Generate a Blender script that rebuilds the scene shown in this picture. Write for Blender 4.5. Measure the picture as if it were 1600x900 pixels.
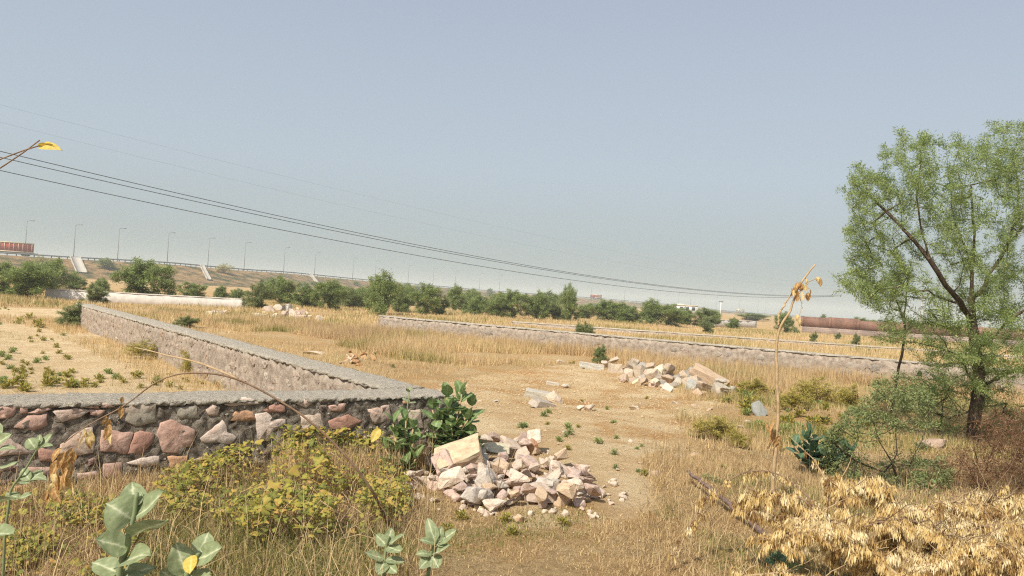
import bpy, bmesh, math, random
import numpy as np
from mathutils import Vector, Matrix

for o in list(bpy.data.objects):
    bpy.data.objects.remove(o, do_unlink=True)
SC = bpy.context.scene
COL = SC.collection

# ------------------------------------------------------------------ camera
FPX = 1200.0                                    # focal length in photograph pixels (1600 wide)
PITCH, ROLL, EYE = math.atan(16 / 1200), math.atan(.06), 1.65
_F = np.array([0, math.cos(PITCH), math.sin(PITCH)]); _U0 = np.array([0, -math.sin(PITCH), math.cos(PITCH)]); _X = np.array([1., 0, 0])
_R = math.cos(ROLL) * _X + math.sin(ROLL) * _U0
_U = -math.sin(ROLL) * _X + math.cos(ROLL) * _U0
CAM = np.array([0, 0, EYE])
cd = bpy.data.cameras.new('camera'); cam = bpy.data.objects.new('camera', cd); COL.objects.link(cam)
cd.sensor_width = 36; cd.lens = 36 * FPX / 1600; cd.clip_start = .05; cd.clip_end = 5000
cam.matrix_world = Matrix(((_R[0], _U[0], -_F[0], 0), (_R[1], _U[1], -_F[1], 0), (_R[2], _U[2], -_F[2], EYE), (0, 0, 0, 1)))
SC.camera = cam

# ------------------------------------------------------------------ sky, sun, exposure
SUN_EL = math.radians(47); SUN_AZ = math.atan2(-.56, -.83)       # azimuth from +Y towards +X
sun_dir = Vector((math.sin(SUN_AZ) * math.cos(SUN_EL), math.cos(SUN_AZ) * math.cos(SUN_EL), math.sin(SUN_EL)))
W = bpy.data.worlds.new('World'); SC.world = W; W.use_nodes = True
wn = W.node_tree; wn.nodes.clear()
out = wn.nodes.new('ShaderNodeOutputWorld'); bg = wn.nodes.new('ShaderNodeBackground')
sky = wn.nodes.new('ShaderNodeTexSky'); sky.sky_type = 'NISHITA'; sky.sun_disc = False
sky.sun_elevation = SUN_EL; sky.sun_rotation = SUN_AZ % (2 * math.pi)
sky.air_density = 1.0; sky.dust_density = 4.0; sky.ozone_density = 2.0; sky.altitude = 200
hsv = wn.nodes.new('ShaderNodeHueSaturation'); hsv.inputs['Saturation'].default_value = .42
# thick dust haze of the season: an even veil that grows towards the horizon all round
tc = wn.nodes.new('ShaderNodeTexCoord'); sep = wn.nodes.new('ShaderNodeSeparateXYZ')
ramp = wn.nodes.new('ShaderNodeValToRGB')
mixh = wn.nodes.new('ShaderNodeMix'); mixh.data_type = 'RGBA'
wn.links.new(tc.outputs['Generated'], sep.inputs[0]); wn.links.new(sep.outputs['Z'], ramp.inputs[0])
ramp.color_ramp.elements[0].position = 0.0; ramp.color_ramp.elements[0].color = (.92,) * 3 + (1,)
ramp.color_ramp.elements[1].position = .6; ramp.color_ramp.elements[1].color = (.45,) * 3 + (1,)
hz = wn.nodes.new('ShaderNodeValToRGB')
hz.color_ramp.elements[0].position = .0; hz.color_ramp.elements[0].color = (3.25, 3.70, 3.38, 1)
hz.color_ramp.elements[1].position = .35; hz.color_ramp.elements[1].color = (3.6, 4.3, 5.35, 1)
e = hz.color_ramp.elements.new(.16); e.color = (3.8, 4.5, 5.1, 1)
wn.links.new(sep.outputs['Z'], hz.inputs[0])
wn.links.new(sky.outputs[0], hsv.inputs['Color'])
wn.links.new(ramp.outputs[0], mixh.inputs['Factor']); wn.links.new(hsv.outputs[0], mixh.inputs['A']); wn.links.new(hz.outputs[0], mixh.inputs['B'])
wn.links.new(mixh.outputs['Result'], bg.inputs[0]); bg.inputs[1].default_value = .10
wn.links.new(bg.outputs[0], out.inputs[0])
sl = bpy.data.lights.new('sun', 'SUN'); sl.energy = 4.4; sl.angle = math.radians(.6); sl.color = (1, .93, .82)
so = bpy.data.objects.new('sun', sl); COL.objects.link(so)
so.rotation_euler = (-sun_dir).to_track_quat('-Z', 'Y').to_euler(); so.location = (-20, -20, 40)
vs = SC.view_settings; vs.view_transform = 'Standard'; vs.look = 'None'; vs.gamma = 1; vs.use_curve_mapping = False; vs.exposure = .38
SC.cycles.use_denoising = False; SC.cycles.pixel_filter_type = 'BLACKMAN_HARRIS'; SC.cycles.filter_width = 1.2; SC.cycles.use_adaptive_sampling = False; SC.cycles.max_bounces = 6; SC.cycles.volume_bounces = 1; SC.cycles.transparent_max_bounces = 4

RNG = np.random.default_rng(7); random.seed(7)

# ------------------------------------------------------------------ layout helpers
def ray(x, y):
    return _F + (x - 800) / FPX * _R + (450 - y) / FPX * _U
def ground_z(X, Y):
    X = np.asarray(X, float); Y = np.asarray(Y, float)
    z = .020 * np.sin(1.3 * X + .7 * Y + .3) + .016 * np.sin(-.9 * X + 1.7 * Y + 1.9) + .012 * np.sin(2.9 * X + 2.1 * Y) + .008 * np.sin(5.1 * X - 3.7 * Y + 2)
    z = z + .006 * np.sin(9.3 * X + 4.1 * Y) * np.sin(3.3 * Y - 7.9 * X)
    def hump(cx, cy, r, h, ry=None):
        ry = ry or r
        return h * np.exp(-((X - cx) / r) ** 2 - ((Y - cy) / ry) ** 2)
    z = z + hump(-3.05, 16.1, .55, .20) + hump(.1, 8.9, .9, .07) + hump(5.6, 12.6, .9, .16) + hump(6.4, 8.6, .8, .2) + hump(1.7, 10.5, 1.6, .06) + hump(0.0, 7.2, .8, .05)
    fade = np.clip(1 - np.hypot(X, Y) / 90, 0, 1)
    return z * fade
def at(x, y, Y):
    d = ray(x, y); return CAM + d * (Y / d[1])
def on_z(x, y, z=0.):
    d = ray(x, y); return CAM + d * ((z - EYE) / d[2])
def gnd(x, y):
    p = on_z(x, y, 0.)
    for _ in range(6):
        p = on_z(x, y, float(ground_z(p[0], p[1])))
    return p
def project(P):
    P = np.asarray(P, float) - CAM
    dep = P @ _F
    return 800 + FPX * (P @ _R) / dep, 450 - FPX * (P @ _U) / dep, dep
def horizon(x): return 466 + .06 * (x - 800)
def inside(poly, x, y):
    poly = np.asarray(poly, float); x = np.asarray(x); y = np.asarray(y); r = np.zeros(x.shape, bool)
    j = len(poly) - 1
    for i in range(len(poly)):
        xi, yi = poly[i]; xj, yj = poly[j]
        with np.errstate(divide='ignore', invalid='ignore'):
            c = ((yi > y) != (yj > y)) & (x < (xj - xi) * (y - yi) / (yj - yi + 1e-12) + xi)
        r ^= c; j = i
    return r
def noise2(X, Y, s, seed=0):
    r = np.random.default_rng(seed); v = 0
    for k in range(5):
        a = r.uniform(0, 6.28); f = s * r.uniform(.6, 1.9); ph = r.uniform(0, 6.28)
        v = v + np.sin(f * (np.cos(a) * X + np.sin(a) * Y) + ph + 1.3 * np.sin(f * .6 * (np.cos(a + 1.3) * X + np.sin(a + 1.3) * Y) + ph * 2))
    return .5 + v / 7

# ------------------------------------------------------------------ scene helpers
def tag(o, label=None, cat=None, group=None, kind=None):
    if label: o['label'] = label
    if cat: o['category'] = cat
    if group: o['group'] = group
    if kind: o['kind'] = kind
    return o
def thing(name, label, cat, loc=(0, 0, 0), group=None):
    o = bpy.data.objects.new(name, None); COL.objects.link(o); o.location = [float(v) for v in loc]; o.empty_display_size = .1
    return tag(o, label, cat, group, 'thing')
def put(name, me, parent=None, loc=(0, 0, 0)):
    o = bpy.data.objects.new(name, me); COL.objects.link(o); o.parent = parent; o.location = [float(v) for v in loc]
    return o
def copy_tree(o, parent=None):
    c = o.copy(); COL.objects.link(c)
    if parent: c.parent = parent
    for ch in list(o.children): copy_tree(ch, c)
    return c
class Geo:
    """collects triangles (numpy) and links them as ONE mesh object"""
    def __init__(s): s.V = []; s.T = []; s.A = []; s.n = 0
    def add(s, V, T, a=.5):
        V = np.asarray(V, float).reshape(-1, 3); T = np.asarray(T, int).reshape(-1, 3)
        s.V.append(V); s.T.append(T + s.n); s.A.append(np.broadcast_to(np.asarray(a, float), (len(V),))); s.n += len(V)
    def tube(s, pts, rad, k=5, a=.5, cap=True):
        pts = np.asarray(pts, float); n = len(pts); rad = np.broadcast_to(np.asarray(rad, float), (n,))
        tan = np.gradient(pts, axis=0); tan /= np.linalg.norm(tan, axis=1)[:, None] + 1e-9
        ref = np.array([0, 0, 1.]) if abs(tan[:, 2]).mean() < .8 else np.array([1., 0, 0])
        s1 = np.cross(tan, ref); s1 /= np.linalg.norm(s1, axis=1)[:, None] + 1e-9; s2 = np.cross(tan, s1)
        an = np.linspace(0, 2 * math.pi, k, endpoint=False)
        V = pts[:, None] + rad[:, None, None] * (np.cos(an)[None, :, None] * s1[:, None] + np.sin(an)[None, :, None] * s2[:, None])
        T = []
        for i in range(n - 1):
            for j in range(k):
                p, q = i * k + j, i * k + (j + 1) % k
                T += [(p, q, q + k), (p, q + k, p + k)]
        if cap:
            for j in range(1, k - 1): T += [(0, j + 1, j), ((n - 1) * k, (n - 1) * k + j, (n - 1) * k + j + 1)]
        s.add(V.reshape(-1, 3), T, a)
    def box(s, c, h, ax=None, a=.5):
        ax = np.eye(3) if ax is None else np.asarray(ax, float)
        V = [np.asarray(c, float) + sx * h[0] * ax[0] + sy * h[1] * ax[1] + sz * h[2] * ax[2] for sx in (-1, 1) for sy in (-1, 1) for sz in (-1, 1)]
        Q = [(0, 1, 3, 2), (4, 6, 7, 5), (0, 4, 5, 1), (2, 3, 7, 6), (0, 2, 6, 4), (1, 5, 7, 3)]
        s.add(V, [t for q in Q for t in ((q[0], q[1], q[2]), (q[0], q[2], q[3]))], a)
    def leaves(s, P, D, N, L, Wd, a):
        """diamond leaves, two triangles folded on the midrib"""
        P = np.asarray(P); D = D / (np.linalg.norm(D, axis=1)[:, None] + 1e-9)
        S = np.cross(D, N); S /= np.linalg.norm(S, axis=1)[:, None] + 1e-9; M = np.cross(S, D)
        L = np.broadcast_to(L, (len(P),))[:, None]; Wd = np.broadcast_to(Wd, (len(P),))[:, None]
        mid = P + D * L * .45
        V = np.stack([P, mid + S * Wd * .5 + M * Wd * .12, P + D * L - M * L * .05, mid - S * Wd * .5 + M * Wd * .12], 1)
        n = len(P); b = np.arange(n)[:, None] * 4
        T = np.concatenate([b + [0, 1, 2], b + [0, 2, 3]], 0)
        s.add(V.reshape(-1, 3), T, np.repeat(np.broadcast_to(a, (n,)), 4))
    def blades(s, P, h, w, az, lean, a, seg=1):
        n = len(P); d = np.stack([np.cos(az), np.sin(az), 0 * az], 1); sd = np.stack([-np.sin(az), np.cos(az), 0 * az], 1)
        tw = RNG.uniform(0, 6.28, n); sd = np.stack([np.cos(tw), np.sin(tw), 0 * tw], 1)
        h = h[:, None]; w = w[:, None]; lean = lean[:, None]; up = np.array([[0, 0, 1.]])
        tip = P + h * (np.cos(lean) * up + np.sin(lean) * d)
        b = np.arange(n)[:, None]
        if seg == 1:
            V = np.stack([P - sd * w * .5, P + sd * w * .5, tip], 1); T = b * 3 + [0, 1, 2]; k = 3
        else:
            md = P + h * .55 * (np.cos(lean * .5) * up + np.sin(lean * .5) * d)
            V = np.stack([P - sd * w * .5, P + sd * w * .5, md - sd * w * .42, md + sd * w * .42, tip], 1); k = 5
            T = np.concatenate([b * 5 + [0, 1, 3], b * 5 + [0, 3, 2], b * 5 + [2, 3, 4]], 0)
        s.add(V.reshape(-1, 3), T, np.repeat(a, k))
    def mesh(s, name, mats, origin=(0, 0, 0), smooth=False):
        V = np.concatenate(s.V) - np.asarray(origin, float); T = np.concatenate(s.T).astype(np.int32); A = np.concatenate(s.A)
        me = bpy.data.meshes.new(name); nv, nt = len(V), len(T)
        me.vertices.add(nv); me.vertices.foreach_set('co', V.astype(np.float32).ravel())
        me.loops.add(nt * 3); me.loops.foreach_set('vertex_index', T.ravel())
        me.polygons.add(nt); me.polygons.foreach_set('loop_start', np.arange(0, nt * 3, 3, dtype=np.int32)); me.polygons.foreach_set('loop_total', np.full(nt, 3, np.int32))
        if smooth: me.polygons.foreach_set('use_smooth', np.ones(nt, bool))
        at_ = me.attributes.new('tint', 'FLOAT', 'POINT'); at_.data.foreach_set('value', A.astype(np.float32))
        me.update(calc_edges=True); me.materials.append(mats)
        return me
    def build(s, name, m, parent=None, smooth=False, loc=None):
        org = np.array(parent.matrix_basis.translation) if parent is not None else np.zeros(3)
        if parent is not None and parent.parent is not None: org = org + np.array(parent.parent.matrix_basis.translation)
        if loc is not None and parent is None: org = np.asarray(loc, float)
        o = put(name, s.mesh(name, m, org, smooth), parent)
        if loc is not None and parent is None: o.location = [float(v) for v in loc]
        return o

# ------------------------------------------------------------------ materials
def new_mat(name):
    m = bpy.data.materials.new(name); m.use_nodes = True; m.node_tree.nodes.clear()
    return m, m.node_tree.nodes, m.node_tree.links
def rgb(*c): return (*c, 1)
def set_ramp(r, stops):
    els = r.color_ramp.elements
    while len(els) > 1: els.remove(els[-1])
    els[0].position = stops[0][0]; els[0].color = rgb(*stops[0][1])
    for p, c in stops[1:]:
        e = els.new(p); e.color = rgb(*c)
def leaf_mat(name, stops, transl=.35, rough=.6, spec=.25, mottle=0):
    m, N, L = new_mat(name)
    a = N.new('ShaderNodeAttribute'); a.attribute_name = 'tint'
    r = N.new('ShaderNodeValToRGB'); set_ramp(r, stops); L.new(a.outputs['Fac'], r.inputs[0])
    p = N.new('ShaderNodeBsdfPrincipled'); p.inputs['Roughness'].default_value = rough; p.inputs['Specular IOR Level'].default_value = spec
    t = N.new('ShaderNodeBsdfTranslucent'); mx = N.new('ShaderNodeMixShader'); mx.inputs[0].default_value = transl
    o = N.new('ShaderNodeOutputMaterial')
    c_ = r.outputs[0]
    if mottle:
        tc = N.new('ShaderNodeTexCoord'); n = N.new('ShaderNodeTexNoise'); n.inputs['Scale'].default_value = mottle; n.inputs['Detail'].default_value = 8; n.inputs['Roughness'].default_value = .7; L.new(tc.outputs['Object'], n.inputs['Vector'])
        r2 = N.new('ShaderNodeValToRGB'); set_ramp(r2, [(.30, (.62, .52, .36)), (.42, (.88, .86, .8)), (.6, (1, 1, 1)), (.75, (1.14, 1.12, 1.1))]); L.new(n.outputs[0], r2.inputs[0])
        mm_ = N.new('ShaderNodeMix'); mm_.data_type = 'RGBA'; mm_.blend_type = 'MULTIPLY'; mm_.inputs['Factor'].default_value = 1; L.new(c_, mm_.inputs['A']); L.new(r2.outputs[0], mm_.inputs['B']); c_ = mm_.outputs['Result']
        b = N.new('ShaderNodeBump'); b.inputs['Strength'].default_value = .25; b.inputs['Distance'].default_value = .01; L.new(n.outputs[0], b.inputs['Height']); L.new(b.outputs[0], p.inputs['Normal'])
    L.new(c_, p.inputs['Base Color']); L.new(c_, t.inputs[0]); L.new(p.outputs[0], mx.inputs[1]); L.new(t.outputs[0], mx.inputs[2]); L.new(mx.outputs[0], o.inputs[0])
    return m
def grain_mat(name, stops, scale=8, detail=8, bump=.3, bscale=40, rough=.9, use_obj=False, var=.35, dist=.02, stretch=(1, 1, 1)):
    """noise-graded stone, soil or concrete; with use_obj the hue comes from the object's own colour"""
    m, N, L = new_mat(name)
    tc = N.new('ShaderNodeTexCoord'); oi = N.new('ShaderNodeObjectInfo'); mp = N.new('ShaderNodeMapping'); mp.inputs['Scale'].default_value = stretch
    add = N.new('ShaderNodeVectorMath'); add.operation = 'ADD'
    sc = N.new('ShaderNodeVectorMath'); sc.operation = 'SCALE'; sc.inputs[3].default_value = 31.0
    cx = N.new('ShaderNodeCombineXYZ'); L.new(oi.outputs['Random'], cx.inputs[0]); L.new(oi.outputs['Random'], cx.inputs[1]); L.new(cx.outputs[0], sc.inputs[0])
    L.new(tc.outputs['Object'], add.inputs[0]); L.new(sc.outputs[0], add.inputs[1]); L.new(add.outputs[0], mp.inputs[0])
    n = N.new('ShaderNodeTexNoise'); n.inputs['Scale'].default_value = scale; n.inputs['Detail'].default_value = detail; n.inputs['Roughness'].default_value = .65
    L.new(mp.outputs[0], n.inputs['Vector'])
    p = N.new('ShaderNodeBsdfPrincipled'); p.inputs['Roughness'].default_value = rough; p.inputs['Specular IOR Level'].default_value = .15
    r = N.new('ShaderNodeValToRGB'); L.new(n.outputs[0], r.inputs[0])
    if use_obj:
        set_ramp(r, [(.25, (1 - var,) * 3), (.5, (1, 1, 1)), (.75, (1 + var * .7,) * 3)])
        mu = N.new('ShaderNodeMix'); mu.data_type = 'RGBA'; mu.blend_type = 'MULTIPLY'; mu.inputs['Factor'].default_value = 1
        L.new(oi.outputs['Color'], mu.inputs['A']); L.new(r.outputs[0], mu.inputs['B'])
        # rusty / pale blotches
        n3 = N.new('ShaderNodeTexNoise'); n3.inputs['Scale'].default_value = scale * .45; n3.inputs['Detail'].default_value = 5; L.new(mp.outputs[0], n3.inputs['Vector'])
        r3 = N.new('ShaderNodeValToRGB'); set_ramp(r3, [(.52, (0, 0, 0)), (.72, (.55,) * 3)]); L.new(n3.outputs[0], r3.inputs[0])
        m2 = N.new('ShaderNodeMix'); m2.data_type = 'RGBA'; L.new(r3.outputs[0], m2.inputs['Factor']); L.new(mu.outputs['Result'], m2.inputs['A'])
        m2.inputs['B'].default_value = rgb(*stops[0][1])
        n4 = N.new('ShaderNodeTexNoise'); n4.inputs['Scale'].default_value = scale * 1.3; n4.inputs['Detail'].default_value = 12; n4.inputs['Roughness'].default_value = .72; n4.inputs['Distortion'].default_value = .6
        of = N.new('ShaderNodeVectorMath'); of.operation = 'ADD'; of.inputs[1].default_value = (7.3, 2.1, 5.7); L.new(mp.outputs[0], of.inputs[0]); L.new(of.outputs[0], n4.inputs['Vector'])
        r4 = N.new('ShaderNodeValToRGB'); set_ramp(r4, [(.55, (0, 0, 0)), (.66, (.62,) * 3)]); L.new(n4.outputs[0], r4.inputs[0])
        m4 = N.new('ShaderNodeMix'); m4.data_type = 'RGBA'; L.new(r4.outputs[0], m4.inputs['Factor']); L.new(m2.outputs['Result'], m4.inputs['A']); m4.inputs['B'].default_value = rgb(.17, .145, .12)
        L.new(m4.outputs['Result'], p.inputs['Base Color'])
    else:
        set_ramp(r, stops); L.new(r.outputs[0], p.inputs['Base Color'])
    b = N.new('ShaderNodeBump'); b.inputs['Strength'].default_value = bump; b.inputs['Distance'].default_value = dist
    n2 = N.new('ShaderNodeTexNoise'); n2.inputs['Scale'].default_value = bscale; n2.inputs['Detail'].default_value = 6; n2.inputs['Roughness'].default_value = .7
    L.new(mp.outputs[0], n2.inputs['Vector']); L.new(n2.outputs[0], b.inputs['Height']); L.new(b.outputs[0], p.inputs['Normal'])
    o = N.new('ShaderNodeOutputMaterial'); L.new(p.outputs[0], o.inputs[0])
    return m
def plain(name, c, rough=.6, metal=0):
    return grain_mat(name, [(.35, tuple(v * .85 for v in c)), (.65, tuple(min(1, v * 1.12) for v in c))], 12, 4, .08, 50, rough)

M = {}
M['stone'] = grain_mat('quartzite_stone', [(.5, (.34, .24, .15))], 7, 9, .5, 28, .85, True, .3)
M['wallstone'] = grain_mat('wall_sandstone', [(.5, (.36, .20, .13))], 9, 9, .55, 30, .88, True, .28)
M['dark_mortar'] = grain_mat('weathered_dark_mortar', [(.30, (.06, .048, .037)), (.39, (.15, .122, .095)), (.47, (.27, .225, .175)), (.56, (.41, .35, .28)), (.72, (.50, .44, .36))], 13, 15, 1, 42, .95, dist=.07)
M['pale_mortar'] = grain_mat('pale_mortar', [(.3, (.17, .135, .105)), (.45, (.32, .26, .205)), (.65, (.46, .39, .31))], 9, 11, .8, 45, .95, dist=.03)
M['cap'] = grain_mat('grey_concrete_coping', [(.25, (.26, .22, .165)), (.45, (.44, .39, .31)), (.6, (.53, .475, .385)), (.75, (.62, .57, .48))], 19, 15, 1, 34, .95, dist=.05)
M['bark'] = grain_mat('dark_bark', [(.3, (.035, .024, .016)), (.6, (.11, .08, .055)), (.8, (.17, .13, .09))], 18, 8, .8, 60, .95, stretch=(1, 1, .25))
M['twig'] = grain_mat('brown_twig', [(.3, (.16, .10, .06)), (.7, (.33, .22, .14))], 20, 5, .3, 80, .85)
M['pale_twig'] = grain_mat('pale_dry_twig', [(.3, (.34, .23, .12)), (.7, (.52, .38, .22))], 20, 5, .3, 80, .85)
M['purple_twig'] = grain_mat('weathered_purple_brown_wood', [(.3, (.10, .07, .06)), (.7, (.25, .17, .14))], 20, 6, .4, 80, .85, stretch=(1, 1, 1))
M['acacia'] = leaf_mat('acacia_leaf', [(0, (.14, .21, .08)), (.5, (.31, .40, .145)), (.85, (.46, .53, .20)), (1, (.54, .55, .24))], .5)
M['bush'] = leaf_mat('mesquite_leaf', [(0, (.12, .17, .055)), (.5, (.25, .32, .10)), (1, (.42, .46, .17))], .35)
M['bluebush'] = leaf_mat('blue_green_leaf', [(0, (.13, .17, .065)), (.5, (.24, .285, .11)), (1, (.36, .39, .16))], .35)
M['drybush'] = leaf_mat('olive_dry_leaf', [(0, (.24, .21, .05)), (.5, (.44, .38, .09)), (1, (.60, .50, .14))], .3)
M['brownbush'] = leaf_mat('dead_brown_twiglet', [(0, (.10, .05, .03)), (.6, (.22, .12, .06)), (1, (.42, .27, .13))], .15)
M['grass'] = leaf_mat('dry_grass', [(0, (.17, .12, .06)), (.22, (.40, .28, .15)), (.45, (.62, .45, .24)), (.6, (.70, .54, .28)), (.7, (.36, .30, .10)), (.85, (.22, .22, .06)), (1, (.12, .16, .04))], .3, .7)
M['brownleaf'] = leaf_mat('curled_brown_leaf', [(0, (.24, .11, .045)), (.5, (.46, .26, .10)), (.8, (.60, .40, .17)), (1, (.70, .52, .26))], .3, .7, mottle=6)
M['gravel'] = grain_mat('sandy_gravel', [(.3, (.36, .25, .13)), (.55, (.50, .36, .20)), (.75, (.60, .48, .33))], 3, 8, .4, 30)
M['calo'] = leaf_mat('calotropis_leaf', [(0, (.19, .24, .125)), (.5, (.27, .32, .17)), (.8, (.35, .40, .23)), (1, (.62, .64, .44))], .25, .6, .25, 5)
M['calodark'] = leaf_mat('green_calotropis_leaf', [(0, (.11, .175, .065)), (.5, (.20, .29, .105)), (.8, (.27, .36, .15)), (1, (.42, .48, .28))], .3, .5, .3, 5)
M['caloblue'] = leaf_mat('dark_blue_green_leaf', [(0, (.05, .095, .055)), (.5, (.085, .15, .08)), (.8, (.13, .20, .105)), (1, (.2, .27, .17))], .2, .5, .3)
M['yellowleaf'] = leaf_mat('yellow_leaf', [(0, (.62, .42, .07)), (.6, (.74, .58, .14)), (1, (.8, .68, .3))], .35, mottle=6)
M['creeper'] = leaf_mat('creeper_leaf', [(0, (.09, .10, .03)), (.3, (.18, .20, .045)), (.6, (.33, .32, .065)), (.85, (.50, .40, .08)), (1, (.52, .33, .10))], .4)
M['deadleaf'] = leaf_mat('golden_dead_leaf', [(0, (.30, .18, .07)), (.25, (.60, .41, .16)), (.6, (.78, .61, .28)), (1, (.86, .75, .48))], .35, .7)
M['white_wall'] = grain_mat('lime_washed_blockwork', [(.3, (.50, .45, .39)), (.6, (.66, .61, .54))], 3, 9, .4, 9, .9)
M['lamp'] = plain('galvanised_steel', (.17, .18, .18), .5)
M['wire'] = plain('aluminium_conductor', (.10, .11, .12), .5)
M['red'] = plain('faded_red_paint', (.42, .07, .05), .5)
M['cream'] = plain('cream_paint', (.72, .62, .42), .5)
M['white'] = plain('white_paint', (.72, .70, .66), .5)
M['rubber'] = plain('tyre_rubber', (.03, .03, .03), .8)
M['glass'] = plain('dark_glass', (.04, .05, .06), .15)
M['concrete'] = plain('pale_concrete', (.42, .38, .32), .9)
M['earth'] = grain_mat('red_earth_clods', [(.3, (.24, .12, .05)), (.7, (.44, .25, .11))], 12, 6, .6, 40, .95)

def soil():
    m, N, L = new_mat('sandy_soil')
    tc = N.new('ShaderNodeTexCoord')
    def nz(s, d=8, rg=.6):
        n = N.new('ShaderNodeTexNoise'); n.inputs['Scale'].default_value = s; n.inputs['Detail'].default_value = d; n.inputs['Roughness'].default_value = rg
        L.new(tc.outputs['Object'], n.inputs['Vector']); return n
    a = N.new('ShaderNodeAttribute'); a.attribute_name = 'tint'
    sand = N.new('ShaderNodeValToRGB'); set_ramp(sand, [(.3, (.52, .37, .20)), (.5, (.65, .49, .285)), (.7, (.73, .575, .36))]); L.new(nz(2.2, 10).outputs[0], sand.inputs[0])
    lit = N.new('ShaderNodeValToRGB'); set_ramp(lit, [(.3, (.22, .145, .065)), (.5, (.44, .30, .145)), (.7, (.60, .45, .24))]); L.new(nz(14, 12, .75).outputs[0], lit.inputs[0])
    mx = N.new('ShaderNodeMix'); mx.data_type = 'RGBA'; L.new(a.outputs['Fac'], mx.inputs['Factor']); L.new(sand.outputs[0], mx.inputs['A']); L.new(lit.outputs[0], mx.inputs['B'])
    red = N.new('ShaderNodeValToRGB'); set_ramp(red, [(.44, (0, 0, 0)), (.60, (.85,) * 3)]); L.new(nz(.9, 8).outputs[0], red.inputs[0])
    m2 = N.new('ShaderNodeMix'); m2.data_type = 'RGBA'; a2 = N.new('ShaderNodeAttribute'); a2.attribute_name = 'red'; ml = N.new('ShaderNodeMath'); ml.operation = 'MULTIPLY'; L.new(red.outputs[0], ml.inputs[0]); L.new(a2.outputs['Fac'], ml.inputs[1]); L.new(ml.outputs[0], m2.inputs['Factor']); L.new(mx.outputs['Result'], m2.inputs['A']); m2.inputs['B'].default_value = rgb(.46, .255, .10)
    sp = N.new('ShaderNodeValToRGB'); set_ramp(sp, [(.30, (.35,) * 3), (.44, (1,) * 3), (.62, (1,) * 3), (.76, (1.35,) * 3)]); L.new(nz(45, 6, .7).outputs[0], sp.inputs[0])
    m3 = N.new('ShaderNodeMix'); m3.data_type = 'RGBA'; m3.blend_type = 'MULTIPLY'; m3.inputs['Factor'].default_value = .8; L.new(m2.outputs['Result'], m3.inputs['A']); L.new(sp.outputs[0], m3.inputs['B'])
    p = N.new('ShaderNodeBsdfPrincipled'); p.inputs['Roughness'].default_value = .95; p.inputs['Specular IOR Level'].default_value = .05
    L.new(m3.outputs['Result'], p.inputs['Base Color'])
    b = N.new('ShaderNodeBump'); b.inputs['Strength'].default_value = 1; b.inputs['Distance'].default_value = .07; L.new(nz(11, 14, .8).outputs[0], b.inputs['Height']); L.new(b.outputs[0], p.inputs['Normal'])
    o = N.new('ShaderNodeOutputMaterial'); L.new(p.outputs[0], o.inputs[0]); return m
M['soil'] = soil()
M['slope'] = grain_mat('dry_embankment_scrub', [(.36, (.04, .055, .018)), (.44, (.10, .09, .035)), (.5, (.20, .125, .055)), (.58, (.29, .185, .085)), (.70, (.42, .29, .16))], .22, 15, .9, .7, .95, dist=.6)
# ------------------------------------------------------------------ zones of the plot, drawn on the ground
Z_INNER = [(-40, 478), (110, 484), (215, 530), (330, 560), (430, 600), (420, 625), (-60, 640), (-60, 478)]      # sandy plot behind the near wall
Z_BARE = [(690, 600), (760, 585), (880, 570), (1010, 585), (1130, 622), (1090, 660), (1010, 720), (1010, 800), (960, 830), (800, 825), (700, 720), (640, 610)]
Z_PATH = [(690, 606), (800, 628), (930, 668), (1015, 735), (1030, 800), (960, 818), (850, 740), (750, 692), (695, 645)]
Z_TALL = [(230, 488), (420, 497), (590, 500), (800, 520), (1150, 556), (1420, 585), (1440, 640), (1330, 640), (1160, 610), (1010, 575), (880, 560), (760, 572), (640, 566), (520, 540), (330, 512)]
Z_WEEDS = [(1120, 610), (1180, 585), (1340, 580), (1400, 660), (1330, 700), (1210, 690), (1140, 640)]
def w3_line(x): return 493 + (x - 592) * (563 - 493) / (1403 - 592)

# ground: one sheet out to the horizon, finer where the camera stands
def graded(lo, hi, f0, f1, step, g=1.09):
    a = list(np.arange(f0, f1 + 1e-6, step)); s = step; v = f1
    while v < hi: s *= g; v = min(hi, v + s); a.append(v)
    s = step; v = f0; b = []
    while v > lo: s *= g; v = max(lo, v - s); b.append(v)
    return np.array(b[::-1] + a)
gx = graded(-900, 900, -9, 9, .10); gy = graded(-40, 1500, 2, 22, .10)
GX, GY = np.meshgrid(gx, gy, indexing='ij'); GZ = ground_z(GX, GY)
near = np.clip(1 - np.hypot(GX, GY) / 40, 0, 1)
GZ = GZ + near * (.010 * (noise2(GX, GY, 14, 3) - .5) + .012 * (noise2(GX, GY, 27, 4) - .5))
gv = np.stack([GX, GY, GZ], -1).reshape(-1, 3); nx, ny = GX.shape
ii, jj = np.meshgrid(np.arange(nx - 1), np.arange(ny - 1), indexing='ij'); q = (ii * ny + jj).ravel()
gt = np.concatenate([np.stack([q, q + ny, q + ny + 1], 1), np.stack([q, q + ny + 1, q + 1], 1)])
px, py, dep = project(gv)
bare = inside(Z_BARE, px, py) | inside(Z_INNER, px, py) | inside(Z_PATH, px, py)
tint = np.where(bare & (dep > 0), .02, .85)
tint = np.clip(tint + .5 * (noise2(gv[:, 0], gv[:, 1], 1.6, 5) - .5), 0, 1)
g = Geo(); g.add(gv, gt, tint); ground = g.build('ground', M['soil'], smooth=True); tag(ground, kind='structure')
ra = ground.data.attributes.new('red', 'FLOAT', 'POINT'); ra.data.foreach_set('value', np.where(inside(Z_PATH, px, py), .45, np.where(inside(Z_INNER, px, py), .12, np.where(inside(Z_BARE, px, py), 1., .6))).astype(np.float32))

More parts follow.
